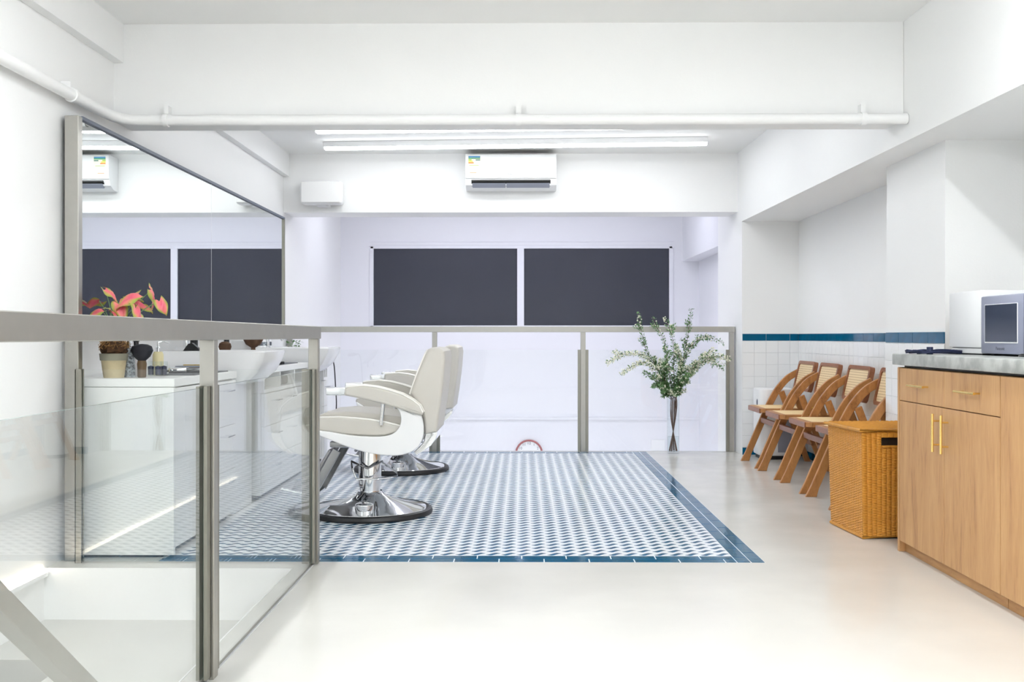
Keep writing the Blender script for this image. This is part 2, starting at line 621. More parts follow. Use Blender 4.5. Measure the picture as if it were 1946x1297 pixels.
tile_x = rtile(-TL / 2, TL / 2, -TW / 2, TW / 2, -0.004, 0.0008).mesh('border_tile', 'tile_blue', False)
tile_y = rtile(-TW / 2, TW / 2, -TL / 2, TL / 2, -0.004, 0.0008).mesh('border_tile_along', 'tile_blue', False)
P = TL + GJ
for row in range(2):
    for (yb, sgn) in ((RY0, 1), (RY1, -1)):
        yc = yb + sgn * (0.002 + TW / 2 + row * (TW + GJ))
        xe = RX1 - 0.002 - (0 if row == 0 else TW + GJ)
        k = 0
        x = RX1 - 0.002 - 0.124 - (0.05 if row == 0 else 0.15)
        # corner piece first, then whole tiles to the left
        cx0, cx1 = x, RX1 - 0.002 - 0.124
        rtile(cx0 + GJ, cx1 - 0.0, yc - TW / 2, yc + TW / 2, -0.004, 0.0008).build('border_tile', 'tile_blue', floor, False)
        while x - P > RX0:
            link('border_tile', tile_x, floor, (x - TL / 2, yc, 0))
            x -= P
        if x - RX0 > 0.02:
            rtile(RX0, x, yc - TW / 2, yc + TW / 2, -0.004, 0.0008).build('border_tile', 'tile_blue', floor, False)
for c in range(2):
    xc = RX1 - 0.002 - TW / 2 - c * (TW + GJ)
    y = RY0 + 0.002 - (0.1 if c else 0.0)
    if c:
        rtile(xc - TW / 2, xc + TW / 2, RY0 + 0.002, y + TL, -0.004, 0.0008).build('border_tile', 'tile_blue', floor, False)
        y += P
    while y + TL < RY1:
        link('border_tile', tile_y, floor, (xc, y + TL / 2, 0))
        y += P
    if RY1 - y > 0.02:
        rtile(xc - TW / 2, xc + TW / 2, y, RY1 - 0.002, -0.004, 0.0008).build('border_tile', 'tile_blue', floor, False)

# wavy blue mosaic pieces on a 70 mm grid
loz = [(-.033, -.014), (-.020, -.006), (-.008, .008), (.004, .022), (.013, .027), (.022, .021), (.033, .014),
       (.020, .006), (.008, -.008), (-.004, -.022), (-.013, -.027), (-.022, -.021)]
loz_me = MB().prism(loz, 'z', -0.003, 0.0008).mesh('mosaic_piece', 'mosaic', False)
cells = []
ix = 0
while True:
    cxm = RX1 - 0.124 - 0.034 - ix * 0.07
    if cxm < RX0 + 0.03:
        break
    iy = 0
    while True:
        cym = RY0 + 0.124 + 0.036 + iy * 0.07
        if cym > RY1 - 0.124 - 0.03:
            break
        cells.append((cxm, cym))
        iy += 1
    ix += 1
order = sorted(cells, key=lambda c: (c[1] + (2.0 if c[0] < -0.92 else 0.0), c[0]))
for (cxm, cym) in order[:300]:
    link('mosaic_piece', loz_me, floor, (cxm, cym, 0))
rest = MB()
nv = len(loz)
V, Fc = [], []
for (cxm, cym) in order[300:]:
    b0 = len(V)
    V += [(cxm + p[0], cym + p[1], 0.0008) for p in loz] + [(cxm + p[0], cym + p[1], -0.003) for p in loz]
    Fc.append([b0 + i for i in range(nv)][::-1])
    for i in range(nv):
        Fc.append((b0 + i, b0 + (i + 1) % nv, b0 + nv + (i + 1) % nv, b0 + nv + i))
me = bpy.data.meshes.new('mosaic_pieces')
me.from_pydata(V, [], Fc)
me.materials.append(M['mosaic'])
tag(link('mosaic_pieces', me, floor), kind='stuff')

# grey strip beside the stair rail (a thin joint in the concrete)
MB().box(-0.925, -0.912, 0.4, 4.37, 0.0, 0.0012).build('joint_strip', 'grout_grey', floor, False)

# stair well
struct('trim_1', MB().box(WX - 0.004, WX, YB, WY, -0.2, 0.002).box(WL, WX, WY - 0.004, WY, -0.22, 0.002), 'wall', 'white painted edge lining of the stair opening')
lb = MB()
lb.box(-1.70, WX, 2.2, WY, -0.42, -0.22)
lb.box(WL, -1.70, 3.75, WY, -0.42, -0.22)
landing = struct('floor_landing', lb, 'landing', 'grey concrete landing one step down inside the stair opening')
sb = MB()
sb.box(WL - 0.1, WX + 0.06, YB, WY, -1.7, -1.6)
sb.box(WX, WX + 0.06, YB, WY, -1.6, -0.2)
sb.box(WL, WX, WY, WY + 0.06, -1.6, -0.2)
struct('wall_stairwell', sb, 'wall', 'white walls lining the shaft under the stair opening')
# treads below the visible landing
tb = MB()
for k in range(6):
    tb.box(-1.70, WX, 2.2 - 0.27 * (k + 1), 2.2 - 0.27 * k, -1.6, -0.22 - 0.18 * (k + 1))
struct('floor_stair', tb, 'landing', 'concrete steps running down below the landing')

# walls
struct('wall_left', MB().box(WL - 0.12, WL, YB, YF, -1.7, ZC), 'wall', 'long white wall carrying the mirror and the pipe')
struct('ceiling', MB().box(WL - 0.12, 2.7, YB, YF + 0.1, ZC, ZC + 0.12), 'ceil', 'white painted ceiling over both bays')
struct('trim_2', MB().box(WL, -2.01, YB, 5.02, 2.38, ZC).box(WL, -2.01, 5.25, 8.6, 2.38, ZC), 'wall', 'low white boxed soffit along the top of the mirror wall')
struct('wall_beam', MB().box(WL, XR(5.1), 5.02, 5.25, 2.085, ZC), 'wall', 'wide white ceiling beam crossing the room above the pipe')
struct('wall_back', MB().box(WL, XR(8.7) + 0.02, 8.6, 8.94, 2.07, ZC), 'wall', 'white bulkhead carrying the air conditioner')
rb = MB()
rb.prism([(XR(YB), YB), (XR(8.45), 8.45), (2.6, 8.45), (2.6, YB)], 'z', 1.972, ZC)
struct('wall_beam_right', rb, 'wall', 'deep white beam running along the right side of the ceiling')

# right bay with tiled dado
wbk = struct('wall_bay_back', MB().prism([(XR(8.45), 8.45), (2.7, 8.45), (2.7, 9.4), (XR(9.4), 9.4)], 'z', -2.6, ZC), 'wall',
             'white end wall of the chair bay with white tiles')
wbs = struct('wall_right', MB().box(2.33, 2.45, 5.7, 8.45, -0.2, 1.972), 'wall', 'white side wall of the chair bay with white tiles and blue border')
wpl = struct('wall_pillar', MB().box(2.09, 2.6, 4.965, 5.76, -0.2, 1.972), 'wall', 'white pillar between the chair bay and the kitchen counter')
struct('wall_kitchen', MB().box(2.48, 2.6, YB, 4.965, -0.2, 1.972), 'wall', 'white wall behind the kitchen counter')

TT = 0.006
tz_me = {}


def tiles_on(parent, axis, plane, a0, a1, direction, skip=None):
    """100 mm white tiles from z .066 to .964, a 200x58 teal band above, teal skirting below; axis = running axis"""
    L_ = abs(a1 - a0)

    def piece(u0, u1, z0, z1, mat, nm):
        key = (axis, round(u1 - u0, 4), round(z1 - z0, 4), mat)
        if key not in tz_me:
            h, v = (u1 - u0) / 2, (z1 - z0) / 2
            mb = MB()
            if axis == 'x':
                mb.box(-h, h, -TT, 0, -v, v, 0.0012, 1)
            else:
                mb.box(-TT, 0, -h, h, -v, v, 0.0012, 1)
            tz_me[key] = mb.mesh(nm, mat, False)
        uc, zc = (u0 + u1) / 2, (z0 + z1) / 2
        p = a0 + direction * uc
        loc = (p, plane, zc) if axis == 'x' else (plane, p, zc)
        link(nm, tz_me[key], parent, loc)
    u = 0.0
    while u < L_ - 0.015:
        e = min(u + 0.0975, L_)
        for r_ in range(9):
            z0 = 0.0665 + r_ * 0.0997
            if skip and skip(u, z0):
                continue
            piece(u, e, z0, z0 + 0.0975, 'tile_white', 'wall_tile')
        u += 0.1
    u = 0.0
    while u < L_ - 0.01:
        e = min(u + 0.1975, L_)
        piece(u, e, 0.9655, 1.0225, 'tile_blue', 'band_tile')
        if not skip or not skip(u, 0.0):
            piece(u, e, 0.004, 0.063, 'tile_blue', 'skirting_tile')
        u += 0.2
    # recessed grout bed
    gb = MB()
    if axis == 'x':
        gb.box(min(a0, a0 + direction * L_), max(a0, a0 + direction * L_), plane - TT * 0.55, plane, 0.0, 1.024)
    else:
        gb.box(plane - TT * 0.55, plane, min(a0, a0 + direction * L_), max(a0, a0 + direction * L_), 0.0, 1.024)
    gb.build('grout_bed', 'grout_grey', parent, False)


tiles_on(wbk, 'x', 8.45, XR(8.45) + 0.004, 2.33 - TT, 1)
tiles_on(wbs, 'y', 2.33, 8.45 - TT, 6.2, -1)
tiles_on(wpl, 'y', 2.09, 4.965, 5.76, 1, skip=lambda u, z: z < 0.34)

# alcove / void beyond the back rail
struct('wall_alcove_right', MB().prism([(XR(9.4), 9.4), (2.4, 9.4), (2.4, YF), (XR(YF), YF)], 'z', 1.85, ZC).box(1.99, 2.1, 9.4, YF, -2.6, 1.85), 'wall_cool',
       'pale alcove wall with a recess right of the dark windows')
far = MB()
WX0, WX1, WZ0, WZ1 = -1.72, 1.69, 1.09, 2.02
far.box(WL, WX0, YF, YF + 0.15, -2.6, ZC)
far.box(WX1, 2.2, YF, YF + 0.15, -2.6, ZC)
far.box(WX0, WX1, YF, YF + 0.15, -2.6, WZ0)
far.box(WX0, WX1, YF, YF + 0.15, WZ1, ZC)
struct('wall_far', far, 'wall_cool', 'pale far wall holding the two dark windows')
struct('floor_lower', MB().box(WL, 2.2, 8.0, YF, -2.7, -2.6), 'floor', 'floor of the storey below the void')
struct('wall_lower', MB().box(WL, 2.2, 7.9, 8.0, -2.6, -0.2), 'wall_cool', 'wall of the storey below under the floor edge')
win = thing('window_1', 'white framed pair of dark blacked-out window panes above the back rail', 'window')
win['kind'] = 'structure'
wf = MB()
wf.box(WX0, WX1, YF - 0.012, YF + 0.06, WZ1 - 0.025, WZ1 + 0.012, 0.003, 1)
wf.box(WX0, WX1, YF - 0.012, YF + 0.06, WZ0 - 0.012, WZ0 + 0.035, 0.003, 1)
wf.box(WX0 - 0.012, WX0 + 0.035, YF - 0.012, YF + 0.06, WZ0, WZ1, 0.003, 1)
wf.box(WX1 - 0.035, WX1 + 0.012, YF - 0.012, YF + 0.06, WZ0, WZ1, 0.003, 1)
wf.build('window_frame', 'win_frame', win, False)
MB().box(-0.06, 0.018, YF - 0.014, YF + 0.06, WZ0 + 0.02, WZ1 - 0.02, 0.003, 1).build('mullion', 'win_frame', win, False)
MB().box(WX0 + 0.03, -0.055, YF + 0.012, YF + 0.03, WZ0 + 0.03, WZ1 - 0.02).build('pane', 'black_pane', win, False)
MB().box(0.013, WX1 - 0.03, YF + 0.012, YF + 0.03, WZ0 + 0.03, WZ1 - 0.02).build('pane', 'black_pane', win, False)
struct('trim_3', MB().box(WX0 - 0.02, WX1 + 0.02, YF - 0.012, YF, 2.07, 2.085), 'win_frame', 'thin strip above the dark windows')
struct('trim_4', MB().box(WL, 1.99, YF - 0.02, YF, 0.06, 0.09, 0.004), 'wall_cool', 'thin ledge along the far wall below the windows')

# rear wall behind the camera
struct('wall_front', MB().box(WL - 0.1, 2.7, YB - 0.12, YB, -1.7, ZC), 'wall', 'plain white wall behind the viewer')

# pipe along wall and beam
pipe = thing('ceiling_pipe', 'long white painted pipe bending from the left wall along the beam', 'pipe')
pz = 2.08
pp = [(-2.015, 1.0, pz), (-2.015, 4.7, pz), (-2.01, 4.86, pz), (-1.985, 4.93, pz), (-1.93, 4.965, pz), (-1.8, 4.975, pz), (1.86, 4.975, pz), (1.905, 4.975, pz)]
MB().tube(pp, 0.027, 14).build('pipe', 'wall', pipe)
for p_ in ((-2.015, 4.45), (-1.78, 4.975), (-0.02, 4.975), (1.69, 4.975)):
    c = MB()
    if p_[0] < -2:
        c.tube([(p_[0], p_[1] - 0.012, pz), (p_[0], p_[1] + 0.012, pz)], 0.033, 14)
        c.box(p_[0] - 0.045, p_[0], p_[1] - 0.012, p_[1] + 0.012, pz + 0.02, pz + 0.06)
    else:
        c.tube([(p_[0] - 0.012, p_[1], pz), (p_[0] + 0.012, p_[1], pz)], 0.033, 14)
        c.box(p_[0] - 0.012, p_[0] + 0.012, p_[1], p_[1] + 0.045, pz + 0.02, pz + 0.075)
    c.build('clamp', 'wall', pipe)

# ================================================================== LAMPS
def strip_lamp(name, label, x0, x1, y, z, rz=0.0, mat='lamp', wdt=0.075, group='ceiling strip lamps'):
    t = thing(name, label, 'lamp', ((x0 + x1) / 2, y, z), rz, group)
    h = (x1 - x0) / 2
    MB().box(-h, h, -wdt / 2, wdt / 2, -0.045, 0.0, 0.003, 1).build('housing', 'white_plastic', t, False)
    MB().box(-h + 0.006, h - 0.006, -wdt / 2 + 0.004, wdt / 2 - 0.004, -0.06, -0.045).build('diffuser', mat, t, False)
    return t


strip_lamp('strip_lamp', 'long white ceiling strip lamp nearest the air conditioner', -1.608, 1.464, 8.0, ZC, math.radians(-3.2))
strip_lamp('strip_lamp', 'long white ceiling strip lamp half hidden by the cross beam', -1.54, 1.49, 7.34, ZC, math.radians(-3.2))
strip_lamp('strip_lamp', 'added unseen ceiling strip lamp brightening the back bay behind the cross beam', -1.5, 1.52, 6.15, ZC, math.radians(-3.2))  # extra unseen lamp, added to brighten the chair bay and pillar
for (xl, yl, lb_) in ((-1.0, 2.45, 'ceiling strip lamp over the stair opening'), (1.4, 2.45, 'ceiling strip lamp along the kitchen counter'),
                      (-1.0, 0.3, 'ceiling strip lamp at the left behind the viewer'), (1.4, 0.3, 'ceiling strip lamp at the right behind the viewer')):
    strip_lamp('strip_lamp', lb_, xl - 1.0, xl + 1.0, yl, ZC, PI / 2, 'lamp_front')
strip_lamp('void_lamp', 'cool strip lamp on the ceiling of the stair void', -1.6, 1.4, 9.9, ZC, 0, 'lamp_void', 0.12, None)
strip_lamp('lower_lamp', 'cool strip lamp under the floor edge of the storey below', -1.6, 1.5, 8.5, -0.21, 0, 'lamp_cool', 0.12, None)
led = thing('skirting_led', 'thin warm light strip at the foot of the stairwell wall', 'lamp', (WL, 0, 0))
MB().box(0.0, 0.021, 1.65, 4.28, -0.03, -0.012).build('profile', 'white_plastic', led, False)
MB().box(0.004, 0.018, 1.66, 4.27, -0.012, -0.002).build('diffuser', 'led', led, False)

# ================================================================== GLASS BALUSTRADES
def pane(parent, x0, x1, y0, y1, z0, z1):
    mb = MB().box(x0, x1, y0, y1, z0, z1)
    me = mb.mesh('glass_pane', ['glass', 'glass_edge', 'steel_dark'], False)
    thin = 0 if abs(x1 - x0) < abs(y1 - y0) else 1
    for p in me.polygons:
        p.material_index = 0 if abs(p.normal[thin]) > 0.9 else (2 if p.normal[2] < -0.9 else 1)
    return link('glass_pane', me, parent)


RL, RR = -0.940, -0.895                # side rail, left and right faces
side = thing('glass_balustrade', 'brushed steel and glass balustrade along the stair opening in the foreground', 'railing', (0, 0, 0))
MB().box(RL - 0.002, RR + 0.002, 0.7, 4.425, 0.99, 1.045, 0.002, 1).build('handrail', 'steel', side, False)
for (y0, y1) in ((2.90, 2.94), (4.38, 4.42), (0.9, 0.94)):
    MB().box(RL, RR - 0.003, y0, y1, 0.0, 0.99, 0.0015, 1).build('post', 'steel', side, False)
xg = -0.922
for (y0, y1) in ((2.862, 2.899), (2.941, 2.978), (4.345, 4.379), (0.941, 0.97)):
    c = MB()
    c.box(xg - 0.016, xg - 0.006, y0, y1, 0.01, 0.856)
    c.box(xg + 0.006, xg + 0.016, y0, y1, 0.01, 0.856)
    c.box(xg - 0.016, xg + 0.016, y1 - 0.004 if y1 in (2.899, 4.379) else y0, y1 if y1 in (2.899, 4.379) else y0 + 0.004, 0.01, 0.856)
    c.build('glass_channel', 'steel_dark', side, False)
pane(side, xg - 0.005, xg + 0.005, 0.965, 2.892, 0.004, 0.852)
pane(side, xg - 0.005, xg + 0.005, 2.948, 4.372, 0.004, 0.852)

frt = thing('glass_balustrade', 'short glass balustrade across the far end of the stair opening by the mirror post', 'railing', (0, 0, 0))
MB().box(-1.965, RL - 0.003, 4.378, 4.422, 0.99, 1.043, 0.002, 1).build('handrail', 'steel', frt, False)
for (x0, x1) in ((-1.972, -1.945), (RL - 0.03, RL - 0.003)):
    c = MB()
    c.box(x0, x1, 4.384, 4.394, 0.0, 0.856)
    c.box(x0, x1, 4.406, 4.416, 0.0, 0.856)
    c.box(x0 if x0 < -1.5 else x1 - 0.004, x0 + 0.004 if x0 < -1.5 else x1, 4.384, 4.416, 0.0, 0.856)
    c.build('glass_channel', 'steel_dark', frt, False)
pane(frt, -1.963, RL - 0.008, 4.395, 4.405, 0.004, 0.854)

back = thing('glass_balustrade', 'long glass balustrade with steel posts along the back edge of the floor', 'railing', (0, 0, 0))
YP = 8.705
MB().box(WL + 0.002, 1.842, YP - 0.022, YP + 0.022, 1.038, 1.087, 0.002, 1).build('handrail', 'steel', back, False)
px_posts = (-2.03, -0.765, 0.527, 1.815)
for i, xp in enumerate(px_posts):
    MB().box(xp - 0.021, xp + 0.021, YP - 0.02, YP + 0.02, 0.0, 1.038, 0.0015, 1).build('post', 'steel', back, False)
    for s in (-1, 1):
        if (i == 0 and s < 0) or (i == 3 and s > 0):
            continue
        xa, xb = (xp + s * 0.022, xp + s * 0.046)
        x0, x1 = min(xa, xb), max(xa, xb)
        c = MB()
        c.box(x0, x1, YP - 0.016, YP - 0.006, 0.0, 0.885)
        c.box(x0, x1, YP + 0.006, YP + 0.016, 0.0, 0.885)
        c.build('glass_channel', 'steel_dark', back, False)
for a, b_ in zip(px_posts[:-1], px_posts[1:]):
    pane(back, a + 0.028, b_ - 0.028, YP - 0.005, YP + 0.005, 0.004, 0.884)

# stair handrail sloping down beyond the glass
sr = thing('stair_handrail', 'steel handrail sloping down into the stair opening', 'handrail', (0, 0, 0))
p0 = Vector((-0.992, 1.2, 1.0 - (0.428 + (1.2 - 1.856) * 0.787) - 0.03))
p1 = Vector((-0.992, 2.62, 1.0 - (0.428 + (2.62 - 1.856) * 0.787) - 0.03))
MB().bar(p0 + Vector((-0.03, 0, 0)), p1 + Vector((-0.03, 0, 0)), 0.047, 0.044, ref=(1, 0, 0), r=0.002).build('rail', 'steel', sr, False)
MB().box(-1.042, -1.002, 2.57, 2.61, -0.22, -0.03).build('post', 'steel', sr, False)

# ================================================================== MIRROR
mir = thing('wall_mirror', 'wide steel framed mirror on the left wall above the vanity', 'mirror', (0, 0, 0))
MX = -1.985
MB().box(-2.037, -1.975, 4.425, 4.468, 0.0, 1.985, 0.002, 1).build('frame_post', 'steel', mir, False)
MB().box(-2.055, MX + 0.012, 4.468, 8.29, 1.985 - 0.012, 1.99, 0.001, 1).build('frame_rail', 'frame_dark', mir, False)
MB().box(-2.055, MX + 0.012, 4.468, 8.29, 1.04, 1.052, 0.001, 1).build('frame_rail', 'steel', mir, False)
MB().box(-2.055, MX + 0.012, 8.272, 8.29, 1.052, 1.973, 0.001, 1).build('frame_side', 'steel_dark', mir, False)
MB().box(-2.055, MX, 4.47, 6.357, 1.052, 1.973).build('mirror_panel', 'mirror', mir, False)
MB().box(-2.055, MX - 0.0005, 6.357, 6.362, 1.052, 1.973).build('mirror_joint', 'white_plastic', mir, False)
MB().box(-2.055, MX, 6.362, 8.272, 1.052, 1.973).build('mirror_panel', 'mirror', mir, False)

# ================================================================== AIR CONDITIONER, SPEAKER, CLOCK
ac = thing('air_conditioner', 'white split air conditioner with an energy label on the bulkhead', 'air conditioner', (-0.097, 8.6, 2.248))
h = 0.385
MB().prism([(0, 0.0), (-0.10, 0.0), (-0.165, 0.03), (-0.19, 0.075), (-0.195, 0.275), (-0.18, 0.288), (0, 0.288)], 'x', -h, h, 0.006, 2).build('body', 'white_plastic', ac)
MB().box(-h + 0.002, h - 0.002, -0.203, -0.193, 0.083, 0.283, 0.004, 2).build('front_panel', 'white_plastic', ac)
MB().box(-h + 0.02, h - 0.02, -0.17, -0.03, 0.286, 0.2905).build('top_grille', 'ac_dark', ac, False)
lo = MB().prism([(-0.15, 0.022), (-0.192, 0.060), (-0.192, 0.072), (-0.15, 0.04)], 'x', -0.333, 0.333).build('outlet', 'ac_dark', ac, False)
MB().prism([(-0.150, 0.010), (-0.190, 0.040), (-0.194, 0.044), (-0.150, 0.018)], 'x', -0.325, -0.045).build('louver', 'grey_plastic', ac, False)
MB().prism([(-0.150, 0.010), (-0.190, 0.040), (-0.194, 0.044), (-0.150, 0.018)], 'x', -0.038, 0.325).build('louver', 'grey_plastic', ac, False)
st = MB().box(-0.36, -0.255, -0.2045, -0.203, 0.105, 0.272).build('energy_label', 'st_pale', ac, False)
for (x0, x1, z0, z1, m_) in ((-0.357, -0.258, 0.257, 0.270, 'st_blue'), (-0.357, -0.258, 0.246, 0.256, 'st_green'), (-0.357, -0.33, 0.232, 0.243, 'st_lime'),
                             (-0.297, -0.258, 0.232, 0.241, 'st_teal'), (-0.357, -0.32, 0.219, 0.231, 'st_yellow'), (-0.357, -0.312, 0.207, 0.218, 'st_orange'),
                             (-0.345, -0.29, 0.128, 0.132, 'st_orange'), (-0.35, -0.27, 0.19, 0.194, 'st_lime')):
    MB().box(x0, x1, -0.2055, -0.2044, z0, z1).build('label_band', m_, st, False)
text_mesh('logo', 'Panasonic', 0.013, 'ink', ac, (0.0, -0.2035, 0.118), (PI / 2, 0, 0))

spk = thing('wall_speaker', 'white rounded loudspeaker fixed to the bulkhead above the mirror end', 'speaker', (-1.709, 8.6, 2.125))
MB().box(-0.178, 0.178, -0.15, -0.02, 0.0, 0.2, 0.03, 4).build('cabinet', 'white_plastic', spk)
MB().box(-0.165, 0.165, -0.156, -0.148, 0.012, 0.188, 0.003, 1).build('grille', 'white_lam', spk)
MB().box(-0.05, 0.06, -0.09, 0.0, -0.014, 0.004, 0.003, 1).build('bracket', 'white_plastic', spk)

clk = thing('wall_clock', 'round white clock with a red brown rim low on the far wall', 'clock', (at(1005.5, 862, 11.28).x, YF, at(1005.5, 862, 11.28).z))
cf = MB()
cf.tube([(0.145 * math.cos(a), -0.025, 0.145 * math.sin(a)) for a in [2 * PI * k / 48 for k in range(48)]], 0.011, 8, closed=True)
cf.build('rim', 'clock_rim', clk)
cf = MB()
cf.tube([(0, 0, 0), (0, -0.02, 0)], 0.145, 48).build('face', 'white_plastic', clk)
for n_ in range(1, 13):
    a = PI / 2 - n_ * PI / 6
    text_mesh('numeral', str(n_), 0.042, 'ink', clk, (0.113 * math.cos(a), -0.0212, 0.113 * math.sin(a)), (PI / 2, 0, 0), 0.0004)
MB().bar((0, -0.023, 0), (0.035, -0.023, -0.05), 0.006, 0.002).build('hand', 'black', clk, False)
MB().bar((0, -0.0245, 0), (-0.02, -0.0245, -0.09), 0.004, 0.002).build('hand', 'black', clk, False)
pl = at(1237, 836, 11.28)
plate = MB().box(pl.x, pl.x + 0.16, YF - 0.012, YF, pl.z - 0.16, pl.z, 0.003, 1).build('wall_plate', 'white_plastic', None, False)
tag(plate, 'flat white access plate on the far wall behind the vase', 'plate')

# ================================================================== BARBER CHAIRS
def barber_chair():
    t = thing('barber_chair', '', 'chair')

    def f(x, y, s=355.0, xc=703.0):
        return ((x - 993.0) / s + 0.866, 1.0 - (y - 640.0) / s)
    # base
    MB().lathe([(0.0, 0.012), (0.345, 0.012), (0.345, 0.0), (0.352, 0.0), (0.356, 0.012), (0.35, 0.028), (0.335, 0.034), (0.325, 0.024), (0.0, 0.024)], n=64).build('base_rim', 'black', t)
    MB().lathe([(0.326, 0.022), (0.318, 0.034), (0.27, 0.044), (0.2, 0.06), (0.13, 0.082), (0.085, 0.104), (0.07, 0.125), (0.0, 0.125)], n=64).build('base_cover', 'chrome', t)
    MB().tube([(0, -0.20, 0.02), (0, -0.20, 0.075)], 0.052, 24).sphere((0, -0.2, 0.075), 0.052, (1, 1, 0.35), 3).build('pump_cap', 'chrome', t)
    MB().lathe([(0.0, 0.10), (0.058, 0.10), (0.058, 0.15), (0.064, 0.15), (0.064, 0.40), (0.0, 0.40)], n=40).build('column', 'chrome', t)
    # pump lever loop
    k = 0.09
    MB().tube([(-0.10, -0.03, 0.29), (-0.085, -0.09, 0.26), (-0.06, -0.10, 0.205), (0.04, -0.11, 0.205), (0.17, -0.10, 0.22), (0.16, -0.06, 0.235), (0.07, -0.03, 0.29)], 0.005, 8).build('pump_lever', 'chrome', t)
    MB().tube([(-0.10, -0.03, 0.295), (-0.05, -0.075, 0.28), (0.0, -0.085, 0.262), (0.04, -0.075, 0.28), (0.075, -0.03, 0.295)], 0.006, 8).build('lever_arm', 'chrome_dark', t)
    # underside frame
    MB().box(-0.2, 0.16, -0.16, 0.16, 0.385, 0.42, 0.008, 2).build('seat_mount', 'chrome_dark', t)
    # side shells
    sa = [(583, 807), (604, 819), (625, 822), (660, 828), (700, 831), (730, 830), (748, 824), (757, 814), (761, 803), (761, 791), (757, 781), (749, 770)]
    so = [(583, 815), (602, 828), (625, 837), (655, 849), (690, 860), (725, 866), (755, 867), (779, 861), (796, 848), (804, 828), (804, 806), (800, 790)]
    sa3 = [(p.x, p.y) for p in bez([(p[0], p[1], 0) for p in sa], 3)]
    so3 = [(p.x, p.y) for p in bez([(p[0], p[1], 0) for p in so], 3)]
    for s in (-1, 1):
        MB().strip([f(*p) for p in sa3], [f(*p) for p in so3], s * 0.315, s * 0.275, 0.007, 3).build('side_shell', 'shell', t)
    pan = [(592, 820), (604, 822), (660, 832), (730, 834), (760, 826), (778, 840), (770, 858), (722, 862), (655, 846), (602, 826)]
    MB().prism([f(*p) for p in pan], 'y', -0.274, 0.274, 0.004, 1).build('seat_pan', 'shell', t)
    # cushion
    cu = [(578, 806), (581, 799), (600, 796), (640, 795), (700, 800), (760, 812), (757, 823), (730, 831), (700, 832), (650, 829), (600, 822), (583, 814)]
    seat = MB().prism([f(*p) for p in cu], 'y', -0.272, 0.272, 0.012, 3).build('seat', 'leather', t)
    cr = [(590, 797), (612, 788), (650, 785), (700, 788), (770, 797), (766, 814), (700, 802), (640, 797)]
    MB().prism([f(*p) for p in cr], 'y', -0.225, 0.225, 0.012, 3).build('seat_crown', 'leather', seat)
    for s in (-1, 1):
        pts = [(582, 799), (600, 796), (640, 795), (670, 797), (700, 800), (730, 805), (758, 812)]
        MB().tube([(f(*p)[0], s * 0.262, f(*p)[1]) for p in pts], 0.0055, 8).build('seat_piping', 'piping', seat)
    # back
    bk = [(806, 676), (811, 665), (820, 661), (834, 662), (844, 668), (846, 680), (843, 720), (837, 770), (829, 823), (806, 827), (803, 800), (798, 776), (778, 748), (790, 714)]
    back_ = MB().prism([f(*p, s=352) for p in bk], 'y', -0.262, 0.262, 0.022, 3).build('backrest', 'leather', t)
    for s in (-1, 1):
        pts = [(778, 750), (790, 714), (800, 690), (807, 673), (812, 665)]
        MB().tube([(f(*p, s=352)[0], s * 0.245, f(*p, s=352)[1]) for p in pts], 0.0055, 8).build('back_piping', 'piping', back_)
    pts = [f(781, 742, 352), f(807, 673, 352)]
    ch = [(806, 826), (829, 823), (826, 838), (816, 851), (802, 862), (788, 870), (783, 863), (795, 852), (803, 842)]
    MB().prism([f(*p) for p in ch], 'y', -0.235, 0.235, 0.004, 2).build('back_hinge', 'chrome', t)
    # arms
    pad = [(655, 738), (662, 734), (690, 733), (715, 736), (740, 742), (765, 750), (785, 761), (798, 772), (804, 784), (802, 790), (785, 786), (760, 778), (730, 769), (700, 761), (670, 755), (655, 752)]
    for s in (-1, 1):
        a = MB().prism([f(*p) for p in pad], 'y', s * 0.335, s * 0.258, 0.014, 3).build('armrest', 'leather', t)
        pts = [(657, 736), (690, 733), (715, 736), (740, 742), (765, 750), (785, 761), (798, 772), (804, 785)]
        for yy in (0.33, 0.264):
            MB().tube([(f(*p)[0], s * yy, f(*p)[1] + 0.001) for p in pts], 0.0045, 8).build('arm_piping', 'piping', a)
        q0, q1 = f(618, 752), f(657, 737)
        MB().box(q0[0], q1[0], s * 0.296 - 0.032, s * 0.296 + 0.032, q0[1], q1[1], 0.008, 2).build('arm_tip', 'chrome', a)
        u0, u1 = f(727, 766), f(722, 792)
        MB().tube([(u0[0], s * 0.296, u0[1]), (u1[0], s * 0.28, u1[1] - 0.05)], 0.011, 12).build('arm_post', 'chrome', a)
    # leg rest
    for yy in (-0.15, 0.15):
        MB().bar((-0.16, yy, 0.37), (-0.30, yy, 0.12), 0.045, 0.02, ref=(0, 1, 0), r=0.003).build('footrest_arm', 'chrome_dark', t)
    MB().bar((-0.20, 0, 0.37), (-0.33, 0, 0.15), 0.02, 0.27, ref=(0, 1, 0), r=0.006).build('leg_pad', 'chrome_dark', t)
    MB().bar((-0.28, 0, 0.115), (-0.47, 0, 0.155), 0.02, 0.34, ref=(0, 1, 0), r=0.006).build('footplate', 'chrome', t)
    return t


bc = barber_chair()
for o_ in [x for x in bpy.data.objects if x.type == 'MESH' and (x.parent is bc or (x.parent and x.parent.parent is bc))]:
    md = o_.modifiers.new('weighted', 'WEIGHTED_NORMAL')
    md.keep_sharp = True
bc.location = (-0.866, 5.67, 0)
tag(bc, 'beige vinyl barber chair with white shell nearest the camera', 'chair', 'barber chairs at the vanity')
bc2 = copy_tree(bc)
bc2.location = (-0.905, 7.49, 0)
tag(bc2, 'beige vinyl barber chair with white shell farther away by the back balustrade', 'chair', 'barber chairs at the vanity')

